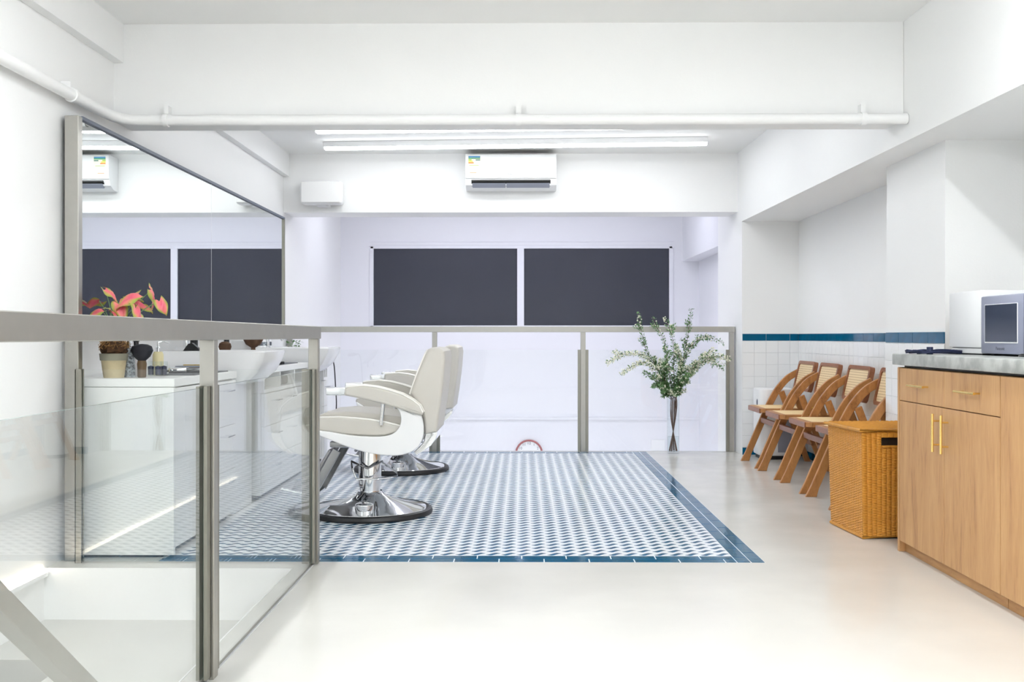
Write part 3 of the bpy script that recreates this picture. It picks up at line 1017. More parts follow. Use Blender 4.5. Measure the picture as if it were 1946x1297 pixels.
# ================================================================== FOLDING CHAIRS
def folding_chair():
    t = thing('folding_chair', '', 'chair')
    W = 0.25                         # half width to the outer frame

    def board(cl, wdt):
        pts = [Vector((p[0], p[1])) for p in cl]
        L_, R_ = [], []
        for i, p in enumerate(pts):
            a = pts[max(0, i - 1)]; b = pts[min(len(pts) - 1, i + 1)]
            d = (b - a).normalized()
            n = Vector((-d.y, d.x))
            wv = wdt[i] if isinstance(wdt, list) else wdt
            L_.append(tuple(p + n * wv / 2)); R_.append(tuple(p - n * wv / 2))
        return L_ + R_[::-1]
    cl3 = bez([(0.0, 0.0, 0), (0.155, 0.36, 0), (0.205, 0.47, 0), (0.265, 0.575, 0), (0.345, 0.665, 0), (0.43, 0.715, 0)], 6)
    cl = [(p.x, p.y) for p in cl3]
    # flat feet: cut the board ends level with the floor
    out = board(cl, 0.05)
    n = len(cl)
    out[0] = (out[0][0] - 0.01, 0.0)
    out[-1] = (out[-1][0] + 0.012, 0.0)
    for s in (-1, 1):
        MB().prism(out, 'y', s * W, s * (W - 0.027), 0.003, 1).build('front_leg', 'teak', t)
        rl = [(0.285, 0.56), (0.495, 0.0)]
        o2 = board(rl, 0.045)
        o2[1] = (o2[1][0] + 0.002, 0.0); o2[2] = (o2[2][0] - 0.002, 0.0)
        MB().prism(o2, 'y', s * (W - 0.030), s * (W - 0.055), 0.003, 1).build('rear_leg', 'teak', t)
        for (sx_, sz_) in ((0.235, 0.505), (0.212, 0.455), (0.29, 0.525)):
            MB().tube([(sx_, s * W, sz_), (sx_, s * (W + 0.003), sz_)], 0.006, 10).build('screw', 'brass', t)
    # seat
    z1 = 0.452
    xs0, xs1, hw = 0.02, 0.40, 0.22
    outl = [(xs0, -hw + 0.035), (xs0, hw - 0.035), (xs0 + 0.035, hw), (xs1, hw), (xs1, -hw), (xs0 + 0.035, -hw)]
    seat = MB().prism(outl, 'z', z1 - 0.032, z1, 0.003, 1).build('seat', 'teak', t)
    MB().box(xs0 + 0.045, xs1 - 0.03, -hw + 0.04, hw - 0.04, z1 - 0.002, z1 + 0.002, 0.0015, 1).build('cane_panel', 'cane_seat', seat)
    MB().box(xs0 - 0.004, xs0 + 0.012, -hw + 0.03, hw - 0.03, z1 - 0.038, z1 - 0.001, 0.003, 1).build('seat_edge', 'teak_dark', seat)
    # stretchers
    for (p, nm) in (((0.135, 0.33), 'stretcher'), ((0.415, 0.19), 'stretcher')):
        MB().box(p[0] - 0.012, p[0] + 0.012, -W + 0.03, W - 0.03, p[1] - 0.02, p[1] + 0.02, 0.003, 1).build(nm, 'teak_dark', t)
    # back
    c0 = Vector((0.42, 0, 0.69))
    tilt = math.radians(13)
    br = MB()
    hw2, hh = 0.218, 0.118
    # rounded frame
    def rr(w_, h_, r_, n_=5):
        o_ = []
        for (sx_, sy_, a0) in ((1, 1, 0), (-1, 1, PI / 2), (-1, -1, PI), (1, -1, 3 * PI / 2)):
            for k in range(n_ + 1):
                a = a0 + k * PI / 2 / n_
                o_.append((sx_ * (w_ - r_) + r_ * math.cos(a), sy_ * (h_ - r_) + r_ * math.sin(a)))
        return o_
    A = rr(hw2, hh, 0.03); B = rr(hw2 - 0.024, hh - 0.024, 0.02)
    V_, F_ = [], []
    nn = len(A)
    for xx in (-0.016, 0.016):
        V_ += [(xx, p[0], p[1]) for p in A] + [(xx, p[0], p[1]) for p in B]
    for i in range(nn):
        j = (i + 1) % nn
        F_ += [(i, j, nn + j, nn + i), (2 * nn + i, 3 * nn + i, 3 * nn + j, 2 * nn + j), (i, 2 * nn + i, 2 * nn + j, j), (nn + i, nn + j, 3 * nn + j, 3 * nn + i)]
    br.raw(V_, F_)
    bmesh.ops.recalc_face_normals(br.bm, faces=br.bm.faces)
    bo = br.build('backrest', 'teak_dark', t, False)
    bo.location = c0; bo.rotation_euler = (0, tilt, 0)
    MB().prism(rr(hw2 - 0.022, hh - 0.022, 0.02), 'x', -0.008, 0.004).build('cane_panel', 'cane_back', bo, False)
    return t


fc = folding_chair()
labels = ['folding teak and cane chair nearest the tiled end wall, beside the air purifier',
          'folding teak and cane chair, second from the tiled end wall',
          'folding teak and cane chair, third from the tiled end wall',
          'folding teak and cane chair half hidden behind the wicker hamper']
for i, yc in enumerate((7.83, 7.23, 6.615, 6.02)):
    c = fc if i == 0 else copy_tree(fc)
    c.location = (1.785 + (0.004, -0.003, 0.006, 0.012)[i], yc, 0)
    tag(c, labels[i], 'chair', 'folding chairs in the side bay')

# ================================================================== AIR PURIFIER
ap = thing('air_purifier', 'white rounded air purifier standing behind the folding chairs', 'air purifier', (2.07, 8.27, 0))
def sq(r, e=0.07, n_=6):
    o_ = []
    for (sx_, sy_, a0) in ((1, 1, 0), (-1, 1, PI / 2), (-1, -1, PI), (1, -1, 3 * PI / 2)):
        for k in range(n_ + 1):
            a = a0 + k * PI / 2 / n_
            o_.append((sx_ * (r - e) + e * math.cos(a), sy_ * (r - e) + e * math.sin(a)))
    return o_
MB().prism(sq(0.13), 'z', 0.0, 0.03, 0.004, 1).build('foot', 'black', ap)
MB().prism(sq(0.145), 'z', 0.03, 0.575, 0.012, 3).build('body', 'white_plastic', ap)
gr = MB().box(0.0, 0.11, -0.1475, -0.1445, 0.06, 0.42, 0.001, 1).build('grille', 'grey_plastic', ap)
MB().sphere((-0.146, -0.05, 0.46), 0.03, (0.12, 0.5, 1.0), 2).build('air_sensor', 'navy', ap)
MB().box(-0.02, 0.0, -0.147, -0.1445, 0.53, 0.55).build('badge', 'grey_plastic', ap, False)

# ================================================================== KITCHEN COUNTER
KX = 1.753
KY = 4.69
kc = thing('kitchen_cabinet', 'oak laminate base cabinet with two drawers and two doors', 'cabinet', (0, 0, 0))
MB().box(KX + 0.022, 2.46, 3.69, KY - 0.02, 0.05, 0.855).build('carcass', 'oak', kc, False)
MB().box(KX - 0.001, 2.46, KY - 0.02, KY, 0.0, 0.857, 0.001, 1).build('end_panel', 'oak', kc, False)
MB().box(KX + 0.03, KX + 0.048, 3.69, KY - 0.02, 0.0, 0.05).build('plinth', 'oak_h', kc, False)
ys = [4.665, 4.1765, 3.6885]
hb = MB


def handle(parent, p0, p1, ends):
    m = MB()
    m.tube([p0, p1], 0.0055, 10)
    for e in ends:
        m.tube([e, (KX, e[1], e[2])], 0.004, 8)
    m.build('handle', 'brass', parent)


for i in range(2):
    y1, y0 = ys[i] - 0.0015, ys[i + 1] + 0.0015
    d = MB().box(KX, KX + 0.02, y0, y1, 0.705, 0.854, 0.001, 1).build('drawer', 'oak', kc, False)
    yc = (y0 + y1) / 2
    ya, yb = yc - 0.10, yc + 0.08
    handle(d, (KX - 0.03, ya, 0.781), (KX - 0.03, yb, 0.781), [(KX - 0.03, ya + 0.02, 0.781), (KX - 0.03, yb - 0.02, 0.781)])
    o = MB().box(KX, KX + 0.02, y0, y1, 0.052, 0.701, 0.001, 1).build('door', 'oak', kc, False)
    yh = ys[1] + (0.045 if i == 0 else -0.04)
    handle(o, (KX - 0.03, yh, 0.515), (KX - 0.03, yh, 0.675), [(KX - 0.03, yh, 0.545), (KX - 0.03, yh, 0.645)])
kc2 = thing('kitchen_cabinet', 'oak laminate tall door cabinet at the right picture edge', 'cabinet', (0, 0, 0))
MB().box(KX + 0.022, 2.46, 2.6, 3.685, 0.05, 0.855).build('carcass', 'oak', kc2, False)
MB().box(KX + 0.03, KX + 0.048, 2.6, 3.685, 0.0, 0.05).build('plinth', 'oak_h', kc2, False)
for (y0, y1) in ((3.15, 3.685), (2.6, 3.147)):
    MB().box(KX, KX + 0.02, y0, y1, 0.052, 0.854, 0.001, 1).build('door', 'oak', kc2, False)
wt = MB().box(1.736, 2.475, 2.58, 4.715, 0.868, 0.9185, 0.004, 2)
wt = wt.build('worktop', 'concrete', None)
tag(wt, 'thick grey concrete worktop on the oak cabinets', 'worktop')
sp_ = MB().box(KX + 0.03, 2.46, 2.6, KY - 0.005, 0.8572, 0.8678).build('gap_shade_strip', 'black', None, False)  # black filler paints the darkness of the open gap under the worktop
sp_.parent = kc

mw = thing('microwave', 'silver grey microwave oven on the concrete worktop', 'microwave', (2.0, 4.14, 0.9185))
MB().box(0.012, 0.36, -0.24, 0.235, 0.012, 0.255, 0.006, 2).build('body', 'grey_plastic', mw)
MB().box(-0.004, 0.014, -0.13, 0.235, 0.008, 0.255, 0.006, 2).build('door', 'micro', mw)
MB().box(-0.004, 0.014, -0.24, -0.134, 0.008, 0.255, 0.006, 2).build('control_panel', 'micro', mw)
MB().box(-0.0065, -0.003, -0.092, 0.196, 0.053, 0.219, 0.004, 1).build('window_trim', 'white_plastic', mw)
MB().box(-0.0075, -0.004, -0.089, 0.191, 0.058, 0.217, 0.004, 1).build('window_glass', 'micro_glass', mw)
text_mesh('logo', 'Panasonic', 0.02, 'ink', mw, (-0.0042, 0.058, 0.031), (PI / 2, 0, -PI / 2))
for yy in (-0.2, 0.2):
    MB().box(0.03, 0.06, yy - 0.015, yy + 0.015, 0.0, 0.014).build('foot', 'black', mw, False)
tw = thing('towel_warmer', 'plain white boxy appliance beside the microwave', 'appliance', (2.0, 4.55, 0.9185))
MB().box(0.0, 0.36, -0.165, 0.16, 0.032, 0.285, 0.006, 2).build('body', 'white_plastic', tw)
MB().box(0.008, 0.35, -0.16, 0.155, 0.006, 0.029, 0.002, 1).build('base', 'white_plastic', tw)
MB().box(0.012, 0.34, -0.155, 0.15, 0.0, 0.032).build('gap', 'black', tw, False)

cd = thing('charging_cable', 'navy blue tangled cord lying on the worktop corner', 'cord', (1.83, 4.62, 0.9185))
pts = [(-0.04, 0.03, 0.006)]
rr_ = random.Random(4)
for k in range(46):
    a = k * 0.8
    pts.append((0.03 + 0.1 * math.cos(a) * (1 + 0.2 * rr_.random()) + 0.0015 * k, -0.01 + 0.035 * math.sin(a) * (1 + 0.3 * rr_.random()), 0.005 + 0.016 * rr_.random()))
pts.append((0.2, -0.02, 0.006)); pts.append((0.26, 0.0, 0.006))
MB().tube(bez(pts, 3), 0.004, 6).build('cord', 'navy', cd)
MB().tube([(0.03, -0.035, 0.0), (0.03, -0.035, 0.034)], 0.014, 16).build('plug', 'navy', cd)
MB().box(-0.02, 0.0, -0.03, -0.012, 0.002, 0.012, 0.002, 1).build('plug_tip', 'chrome', cd)
bcord = thing('black_cable', 'black cable coiled in front of the microwave at the picture edge', 'cord', (1.93, 3.80, 0.9185))
MB().tube(bez([(0.05 * math.cos(a) * (1 - 0.02 * k), 0.05 * math.sin(a), 0.005 + 0.0006 * k) for k, a in enumerate([i_ * 0.7 for i_ in range(20)])], 3), 0.004, 6).build('cord', 'black', bcord)

# ================================================================== WICKER HAMPER
hm = thing('wicker_hamper', 'honey coloured wicker laundry hamper beside the oak cabinet', 'basket', (1.668, 4.935, 0), math.radians(4.6))
HW, HD, HH = 0.385, 0.43, 0.53


def woven(c0, c1, t0, t1, nx, nrow, hole=None, rib=0.004):
    """woven side between bottom edge c0-c1 and top edge t0-t1"""
    c0, c1, t0, t1 = map(Vector, (c0, c1, t0, t1))
    nrm = (c1 - c0).cross(t0 - c0).normalized()
    nu, nz = nx * 6, nrow * 2
    V_, F_ = [], []
    for j in range(nz + 1):
        v = j / nz
        A_, B_ = c0.lerp(t0, v), c1.lerp(t1, v)
        row = j // 2
        amp = 1.0 if j % 2 else 0.25
        sg = 1 if row % 2 else -1
        for i in range(nu + 1):
            u = i / nu
            ph = u * nx * PI
            d = rib * abs(math.sin(ph)) + 0.0022 * sg * math.sin(ph) * amp + (0.0009 if j % 2 else -0.0009)
            V_.append(A_.lerp(B_, u) + nrm * d)
    for j in range(nz):
        for i in range(nu):
            if hole:
                u, v = (i + .5) / nu, (j + .5) / nz
                if hole[0] < u < hole[1] and hole[2] < v < hole[3]:
                    continue
            a = j * (nu + 1) + i
            F_.append((a, a + 1, a + nu + 2, a + nu + 1))
    return V_, F_


bx0, by0 = 0.012, 0.012
B4 = [(bx0, by0, 0.012), (HW - bx0, by0, 0.012), (HW - bx0, HD - by0, 0.012), (bx0, HD - by0, 0.012)]
T4 = [(0, 0, HH), (HW, 0, HH), (HW, HD, HH), (0, HD, HH)]
body = MB()
for k in range(4):
    k2 = (k + 1) % 4
    V_, F_ = woven(B4[k], B4[k2], T4[k], T4[k2], 15 if k % 2 == 0 else 20, 84, (0.26, 0.74, 0.865, 0.945) if k == 0 else None, 0.0045 if k % 2 == 0 else 0.0022)
    body.raw(V_, F_)
body.build('body', 'wicker', hm)
MB().box(0.09, 0.295, 0.012, 0.02, 0.44, 0.52).build('handle_hole_shade', 'wicker_shade', hm, False)  # dark panel stands in for the shaded inside behind the handle hole
fr_ = MB()
fr_.tube([(0.1, -0.004, 0.458), (0.285, -0.004, 0.458)], 0.006, 8).build('handle_rim', 'wicker', hm)
for k in range(6):
    MB().box(0.1 + k * 0.0308, 0.13 + k * 0.0308, -0.006, 0.002, 0.502, 0.526, 0.002, 1).build('handle_wrap', 'wicker', hm, False)
rim = [(p[0], p[1], 0.012) for p in B4]
MB().tube([(bx0, by0, .01), (HW - bx0, by0, .01), (HW - bx0, HD - by0, .01), (bx0, HD - by0, .01)], 0.009, 8, closed=True).build('base_rim', 'wicker', hm)
lid = MB().prism([(-0.012, -0.012), (HW + 0.012, -0.012), (HW + 0.012, HD + 0.012), (-0.012, HD + 0.012)], 'z', HH + 0.002, HH + 0.014, 0.003, 1).build('lid', 'wicker', hm)
MB().tube([(-0.012, -0.012, HH + 0.008), (HW + 0.012, -0.012, HH + 0.008), (HW + 0.012, HD + 0.012, HH + 0.008), (-0.012, HD + 0.012, HH + 0.008)], 0.008, 8, closed=True).build('lid_rim', 'wicker', lid)
lw = MB()
V_, F_ = woven((0, 0, HH + 0.015), (HW, 0, HH + 0.015), (0, HD, HH + 0.015), (HW, HD, HH + 0.015), 15, 64, None, 0.001)
lw.raw(V_, F_).build('lid_weave', 'wicker', lid)

# ================================================================== VANITY
VZ = 0.81
VX = -1.575


def vhandle(parent, y0, y1, z):
    m = MB()
    m.tube([(VX + 0.045, y0, z), (VX + 0.045, y1, z)], 0.0045, 8)
    for yy in (y0 + 0.015, y1 - 0.015):
        m.tube([(VX + 0.045, yy, z), (VX, yy, z)], 0.0035, 8)
    m.build('handle', 'chrome', parent)


def vanity(label, y0, y1, cols, open_slot=False):
    t = thing('vanity_cabinet', label, 'cabinet', (0, 0, 0), 0, 'white vanity cabinets under the mirror')
    ztop = VZ - 0.04
    zs = 0.655 if open_slot else ztop
    MB().box(WL + 0.012, VX - 0.021, y0 + (0.0 if open_slot else 0.0185), y1, 0.03, zs - 0.002).build('carcass', 'white_lam', t, False)
    MB().box(WL + 0.012, VX - 0.05, y0 + 0.01, y1 - 0.01, 0.0, 0.03).build('plinth', 'black', t, False)  # toe-kick shadow under the cabinet put into the plinth's black colour
    if open_slot:
        MB().box(WL + 0.012, VX, y0, y1, zs, zs + 0.02).build('shelf', 'white_lam', t, False)
        n_ = max(2, int(round((y1 - y0) / 0.4)))
        for k in range(n_ + 1):
            yy = y0 + (y1 - y0 - 0.018) * k / n_
            MB().box(WL + 0.012, VX, yy, yy + 0.018, zs + 0.02, ztop).build('divider', 'white_lam', t, False)
        MB().box(WL + 0.012, WL + 0.024, y0, y1, zs + 0.02, ztop).build('back_panel', 'white_lam', t, False)
    else:
        MB().box(WL + 0.012, VX, y0 - 0.0, y0 + 0.018, 0.012, ztop).build('end_panel', 'white_lam', t, False)
    wdt = (y1 - y0 - 0.02) / cols
    for k in range(cols):
        a, b = y0 + 0.02 + k * wdt + 0.001, y0 + 0.02 + (k + 1) * wdt - 0.002
        if open_slot or k % 2 == 1:
            hh_ = (zs - 0.05) / 3
            for d_ in range(3):
                z0 = 0.045 + d_ * hh_
                dr = MB().box(VX - 0.02, VX, a, b, z0, z0 + hh_ - 0.003, 0.001, 1).build('drawer', 'white_lam', t, False)
                vhandle(dr, (a + b) / 2 - 0.06, (a + b) / 2 + 0.06, z0 + hh_ - 0.05)
        else:
            dr = MB().box(VX - 0.02, VX, a, b, 0.045, zs - 0.004, 0.001, 1).build('door', 'white_lam', t, False)
            m = MB()
            m.tube([(VX + 0.04, b - 0.05, 0.42), (VX + 0.04, b - 0.05, 0.58)], 0.0045, 8)
            for zz in (0.44, 0.56):
                m.tube([(VX + 0.04, b - 0.05, zz), (VX, b - 0.05, zz)], 0.0035, 8)
            m.build('handle', 'chrome', dr)
    return t


vanity('white vanity cabinet at the near end by the steel mirror post', 4.5, 5.48, 2)
vanity('white vanity cabinet with open cubbyholes between the two basins', 6.07, 7.31, 3, True)
vanity('narrow white vanity cabinet at the far end with drawers', 7.9, 8.06, 1, True)
for (y0, y1, lb_) in ((4.5, 5.485, 'white countertop at the near end of the vanity'), (6.065, 7.315, 'white countertop between the two basins'),
                      (7.895, 8.06, 'short white countertop past the far basin')):
    o = MB().box(WL + 0.012, VX + 0.003, y0, y1, VZ - 0.038, VZ, 0.002, 1).build('countertop', 'white_lam', None, False)
    tag(o, lb_, 'countertop', 'white vanity countertops')


def basin(y0, y1, label):
    t = thing('wash_basin', label, 'sink', (0, y0, 0), 0, 'white wash basins')
    D = y1 - y0
    xr, xl, zt, zb = -1.43, -2.03, 0.919, 0.735
    V_ = []
    F_ = []

    def ring(x0, x1, a0, a1, z, r, n_=5):
        o_ = []
        for (cx, cyy, s0) in ((x1 - r, a1 - r, 0), (x0 + r, a1 - r, PI / 2), (x0 + r, a0 + r, PI), (x1 - r, a0 + r, 3 * PI / 2)):
            for k in range(n_ + 1):
                a = s0 + k * PI / 2 / n_
                o_.append((cx + r * math.cos(a), cyy + r * math.sin(a), z))
        return o_
    rings = [ring(xl, xr - 0.12, 0.05, D - 0.05, zb, 0.04), ring(xl, xr - 0.05, 0.025, D - 0.025, zb + 0.06, 0.045), ring(xl, xr - 0.012, 0.004, D - 0.004, zt - 0.05, 0.05), ring(xl, xr, 0, D, zt - 0.006, 0.05), ring(xl + 0.004, xr - 0.006, 0.006, D - 0.006, zt, 0.046),
             ring(xl + 0.15, xr - 0.03, 0.03, D - 0.03, zt, 0.045), ring(xl + 0.16, xr - 0.045, 0.045, D - 0.045, zt - 0.02, 0.045), ring(xl + 0.2, xr - 0.12, 0.1, D - 0.1, zb + 0.03, 0.05)]
    n_ = len(rings[0])
    for r_ in rings:
        V_ += r_
    for j in range(len(rings) - 1):
        for i in range(n_):
            i2 = (i + 1) % n_
            F_.append((j * n_ + i, j * n_ + i2, (j + 1) * n_ + i2, (j + 1) * n_ + i))
    F_.append(list(range(n_))[::-1])
    F_.append([(len(rings) - 1) * n_ + i for i in range(n_)])
    m = MB().raw(V_, F_)
    bmesh.ops.recalc_face_normals(m.bm, faces=m.bm.faces)
    m.build('bowl', 'white_gloss', t)
    yc = D / 2
    MB().box(-2.0, -1.62, 0.08, D - 0.08, 0.0, zb, 0.006, 1).build('pedestal', 'white_lam', t)
    fx = -1.93
    tp = thing('mixer_tap', label.replace('white wash basin', 'chrome mixer tap on the basin'), 'tap', (fx, y0 + yc - 0.06, zt), 0, 'basin taps')
    m = MB()
    m.lathe([(0, 0), (0.024, 0), (0.024, 0.01), (0.016, 0.014), (0.016, 0.075), (0.012, 0.08), (0, 0.08)], n=20).build('body', 'chrome', tp)
    MB().tube(bez([(0, 0, 0.06), (0.05, 0, 0.075), (0.1, 0, 0.068), (0.115, 0, 0.05)], 5), 0.009, 10).build('spout', 'chrome', tp)
    MB().tube([(0, 0, 0.08), (0.045, 0, 0.098)], 0.005, 8).build('lever', 'chrome', tp)
    return t


basin(5.5, 6.05, 'white wash basin nearest the camera')
basin(7.33, 7.88, 'white wash basin at the far end of the vanity')


# ---- things on the vanity
def lathe_thing(name, label, cat, x, y, z, parts, group=None):
    t = thing(name, label, cat, (x, y, z), 0, group)
    for (nm, prof, mat) in parts:
        MB().lathe(prof, n=24).build(nm, mat, t)
    return t


# caladium
pt = thing('caladium_plant', 'pink and green caladium in a mossy clay pot by the mirror post', 'plant', (-1.888, 4.60, VZ))
MB().lathe([(0, 0), (0.044, 0), (0.046, 0.006), (0.056, 0.085), (0.05, 0.085), (0.0, 0.08)], n=28).build('pot', 'pot', pt)
MB().lathe([(0.056, 0.08), (0.06, 0.08), (0.063, 0.112), (0.056, 0.112), (0.052, 0.095), (0.0, 0.095)], n=28).build('pot_rim', 'pot_grey', pt)
co = MB()
co.sphere((0, 0, 0.135), 0.058, (1.05, 1.05, 0.8), 3)
for v in co.bm.verts:
    v.co += Vector((random.uniform(-1, 1), random.uniform(-1, 1), random.uniform(-1, 1))) * 0.005
rc = random.Random(11)
fi = MB()
for k in range(260):
    a, b = rc.uniform(0, 2 * PI), rc.uniform(0.05, 1.5)
    d = Vector((math.cos(a) * math.sin(b), math.sin(a) * math.sin(b), math.cos(b) * 0.8))
    p = Vector((0, 0, 0.135)) + d * 0.06
    q = Vector((rc.uniform(-1, 1), rc.uniform(-1, 1), rc.uniform(-1, 1))) * 0.03
    fi.tube([p - q * 0.5, p + d * 0.006, p + q * 0.6], 0.001, 3)
tag(co.build('coir_mulch', 'coir', pt), kind='stuff')
tag(fi.build('coir_fibres', 'fibre', pt), kind='stuff')


def leaf_mesh(L_, W_, curl, seed):
    """heart shaped leaf pointing +x, uv.x = distance from the middle"""
    rnd = random.Random(seed)
    nu, nv_ = 10, 8
    V_, F_, UV = [], [], []
    for i in range(nu + 1):
        u = i / nu
        hwid = W_ * (math.sin(PI * min(1, u * 0.82 + 0.18)) ** 0.75) * (1 - u * 0.25)
        if i == nu:
            hwid = 0.001
        for j in range(-nv_ // 2, nv_ // 2 + 1):
            s = j / (nv_ / 2)
            back_x = -0.28 * L_ * (abs(s) ** 1.3) * (1 - u) ** 1.4
            x = u * L_ + back_x
            y = s * hwid
            z = -curl * (u * L_) ** 2 * 6 + 0.35 * abs(y) - 1.5 * abs(y) ** 2 * 8 + 0.006 * math.sin(u * 9 + s * 5 + seed)
            V_.append((x, y, z))
            UV.append((max(abs(s), abs(u - 0.35) * 1.25), u))
    w_ = nv_ + 1
    for i in range(nu):
        for j in range(nv_):
            a = i * w_ + j
            F_.append((a, a + 1, a + w_ + 1, a + w_))
    me = bpy.data.meshes.new('leaf')
    me.from_pydata(V_, [], F_)
    uvl = me.uv_layers.new(name='UVMap')
    for lp in me.loops:
        uvl.data[lp.index].uv = UV[lp.vertex_index]
    me.materials.append(M['pink'])
    me.polygons.foreach_set('use_smooth', [True] * len(me.polygons))
    return me


base_w = Vector((-1.888, 4.60, VZ))
# leaf joints in photo pixels with depth, direction (yaw, pitch, roll) and size
lv = [((197, 550), 4.56, (0.25, 0.55, 0.3), 0.078), ((258, 560), 4.52, (-2.6, 0.25, -0.5), 0.1), ((284, 552), 4.6, (1.1, 0.9, 0.9), 0.1),
      ((252, 576), 4.58, (0.15, 0.12, 0.4), 0.085), ((255, 584), 4.50, (-0.5, 0.75, -0.3), 0.09), ((222, 576), 4.53, (-0.9, 0.7, 0.5), 0.085),
      ((238, 570), 4.66, (0.6, -0.2, -0.6), 0.07), ((182, 572), 4.54, (2.7, 0.1, 0.4), 0.08), ((190, 590), 4.52, (-2.7, 0.3, -0.4), 0.085),
      ((205, 590), 4.50, (-0.2, 0.45, -0.4), 0.075), ((300, 572), 4.56, (-0.4, 0.9, 0.7), 0.07)]
for k, ((px_, py_), yy, (ya, pi_, ro), sz) in enumerate(lv):
    tip = at(px_, py_, yy)
    tip.x = max(tip.x, -1.93)
    loc = tip - base_w
    lf = link('leaf', leaf_mesh(sz, sz * 0.46, 0.9, k), pt, loc, (ro, pi_, ya))
    b0 = Vector((0.01 * math.cos(k), 0.01 * math.sin(k), 0.17))
    mid = b0.lerp(loc, 0.6) + Vector((0, 0, 0.02))
    MB().tube(bez([b0, mid, loc], 6), [0.0022] * 13, 6).build('petiole', 'leaf', pt)


lathe_thing('patterned_jar', 'slender grey patterned glass jar beside the mossy pot', 'jar', at(243, 0, 4.66).x, 4.66, VZ,
            [('jar', [(0, 0), (0.026, 0), (0.027, 0.004), (0.024, 0.1), (0.016, 0.125), (0.012, 0.14), (0, 0.14)], 'patterned'), ('stopper', [(0, 0.14), (0.014, 0.142), (0.012, 0.17), (0.006, 0.178), (0, 0.178)], 'chrome')])
lathe_thing('pump_bottle', 'thin bottle with a black pump behind the black brush', 'bottle', at(256, 0, 4.74).x, 4.74, VZ,
            [('bottle', [(0, 0), (0.02, 0), (0.02, 0.12), (0.01, 0.14), (0, 0.14)], 'white_plastic'), ('pump', [(0, 0.14), (0.012, 0.14), (0.012, 0.165), (0.016, 0.168), (0.016, 0.18), (0, 0.18)], 'black_gloss')])


def brush(name, label, x, y, z, hr, hh_, br, bh, bmat, hmat, flat=0.6):
    t = thing(name, label, 'brush', (x, y, z), 0, 'barber brushes on the vanity')
    MB().lathe([(0, 0), (hr * 0.85, 0), (hr, 0.006), (hr * 1.02, hh_ * 0.5), (hr * 1.08, hh_ * 0.8), (hr * 0.95, hh_), (0, hh_)], n=24).build('handle', hmat, t)
    b = MB().lathe([(0, hh_), (hr * 0.9, hh_), (br * 0.75, hh_ + bh * 0.25), (br, hh_ + bh * 0.6), (br * 0.88, hh_ + bh * 0.85), (br * 0.5, hh_ + bh * 0.97), (0, hh_ + bh)], n=28, sy=flat)
    b.build('bristles', bmat, t)
    return t


brush('neck_brush', 'black bristled neck brush with a wooden handle on the near countertop', at(267, 0, 4.62).x, 4.62, VZ, 0.02, 0.078, 0.052, 0.078, 'bristle_black', 'wood_dark')
brush('neck_brush', 'small brown bristled brush behind the near basin', at(426, 0, 6.16).x, 6.16, VZ, 0.02, 0.075, 0.04, 0.085, 'bristle_brown', 'wood_dark')
brush('neck_brush', 'large dark brown brush with fanned bristles behind the near basin', at(480, 0, 6.2).x, 6.2, VZ, 0.014, 0.12, 0.062, 0.085, 'bristle_brown', 'bristle_brown')
for (xx, yy, lb_) in ((284, 4.82, 'dark blue glass tumbler nearest the black neck brush'), (298, 4.80, 'dark blue glass tumbler in the middle of three'), (309, 4.83, 'dark blue glass tumbler nearest the slate mat')):
    lathe_thing('glass_tumbler', lb_, 'glass', at(xx, 0, yy).x, yy, VZ,
                [('cup', [(0, 0.004), (0.014, 0.004), (0.0165, 0.07), (0.0185, 0.07), (0.0175, 0.0), (0, 0.0)], 'vase_glass'), ('contents', [(0, 0.005), (0.013, 0.005), (0.0145, 0.045), (0, 0.05)], 'navy')], 'tumblers on the vanity')
t = lathe_thing('soap_dispenser', 'cream soap dispenser with a chrome pump spout', 'dispenser', at(298, 0, 4.95).x, 4.95, VZ,
                [('bottle', [(0, 0), (0.026, 0), (0.026, 0.1), (0.02, 0.115), (0, 0.115)], 'cream'), ('pump', [(0, 0.115), (0.012, 0.115), (0.012, 0.135), (0.006, 0.14), (0.006, 0.165), (0, 0.165)], 'chrome')])
MB().tube(bez([(0, 0, 0.16), (0.03, 0, 0.165), (0.055, 0, 0.158)], 5), 0.004, 8).build('spout', 'chrome', t)

mat1 = MB().prism([(-1.79, 4.86), (-1.60, 4.86), (-1.60, 5.42), (-1.79, 5.42)], 'z', VZ, VZ + 0.005, 0.001, 1).build('work_mat', 'slate', None, False)
tag(mat1, 'dark slate tool mat on the near countertop', 'mat', 'tool mats on the vanity')
mat2 = MB().prism([(-1.86, 6.3), (-1.61, 6.3), (-1.61, 7.15), (-1.86, 7.15)], 'z', VZ, VZ + 0.005, 0.001, 1).build('work_mat', 'slate', None, False)
tag(mat2, 'dark slate tool mat on the countertop between the basins', 'mat', 'tool mats on the vanity')
zm = VZ + 0.005
t = thing('tool_tin', 'grey metal tool tin on the near slate mat', 'tin', (-1.69, 5.12, zm))
MB().box(-0.075, 0.08, -0.05, 0.05, 0, 0.03, 0.006, 2).build('tray', 'chrome_dark', t)
MB().box(-0.078, 0.083, -0.053, 0.053, 0.03, 0.036, 0.003, 2).build('lid', 'grey_plastic', t)
t = thing('straight_comb', 'thin brass coloured comb lying on the tool tin', 'comb', (-1.68, 5.12, zm + 0.0362))
MB().box(-0.06, 0.07, -0.012, 0.0, 0, 0.005, 0.001, 1).build('spine', 'gold', t)
MB().box(-0.02, 0.07, 0.0, 0.012, 0.001, 0.004).build('teeth', 'wood_dark', t, False)
t = thing('hair_clipper', 'silver hair clipper lying at the left end of the near mat', 'clipper', (-1.765, 5.02, zm), 0.2)
MB().box(-0.02, 0.07, -0.018, 0.018, 0.0, 0.03, 0.01, 3).build('body', 'chrome', t)
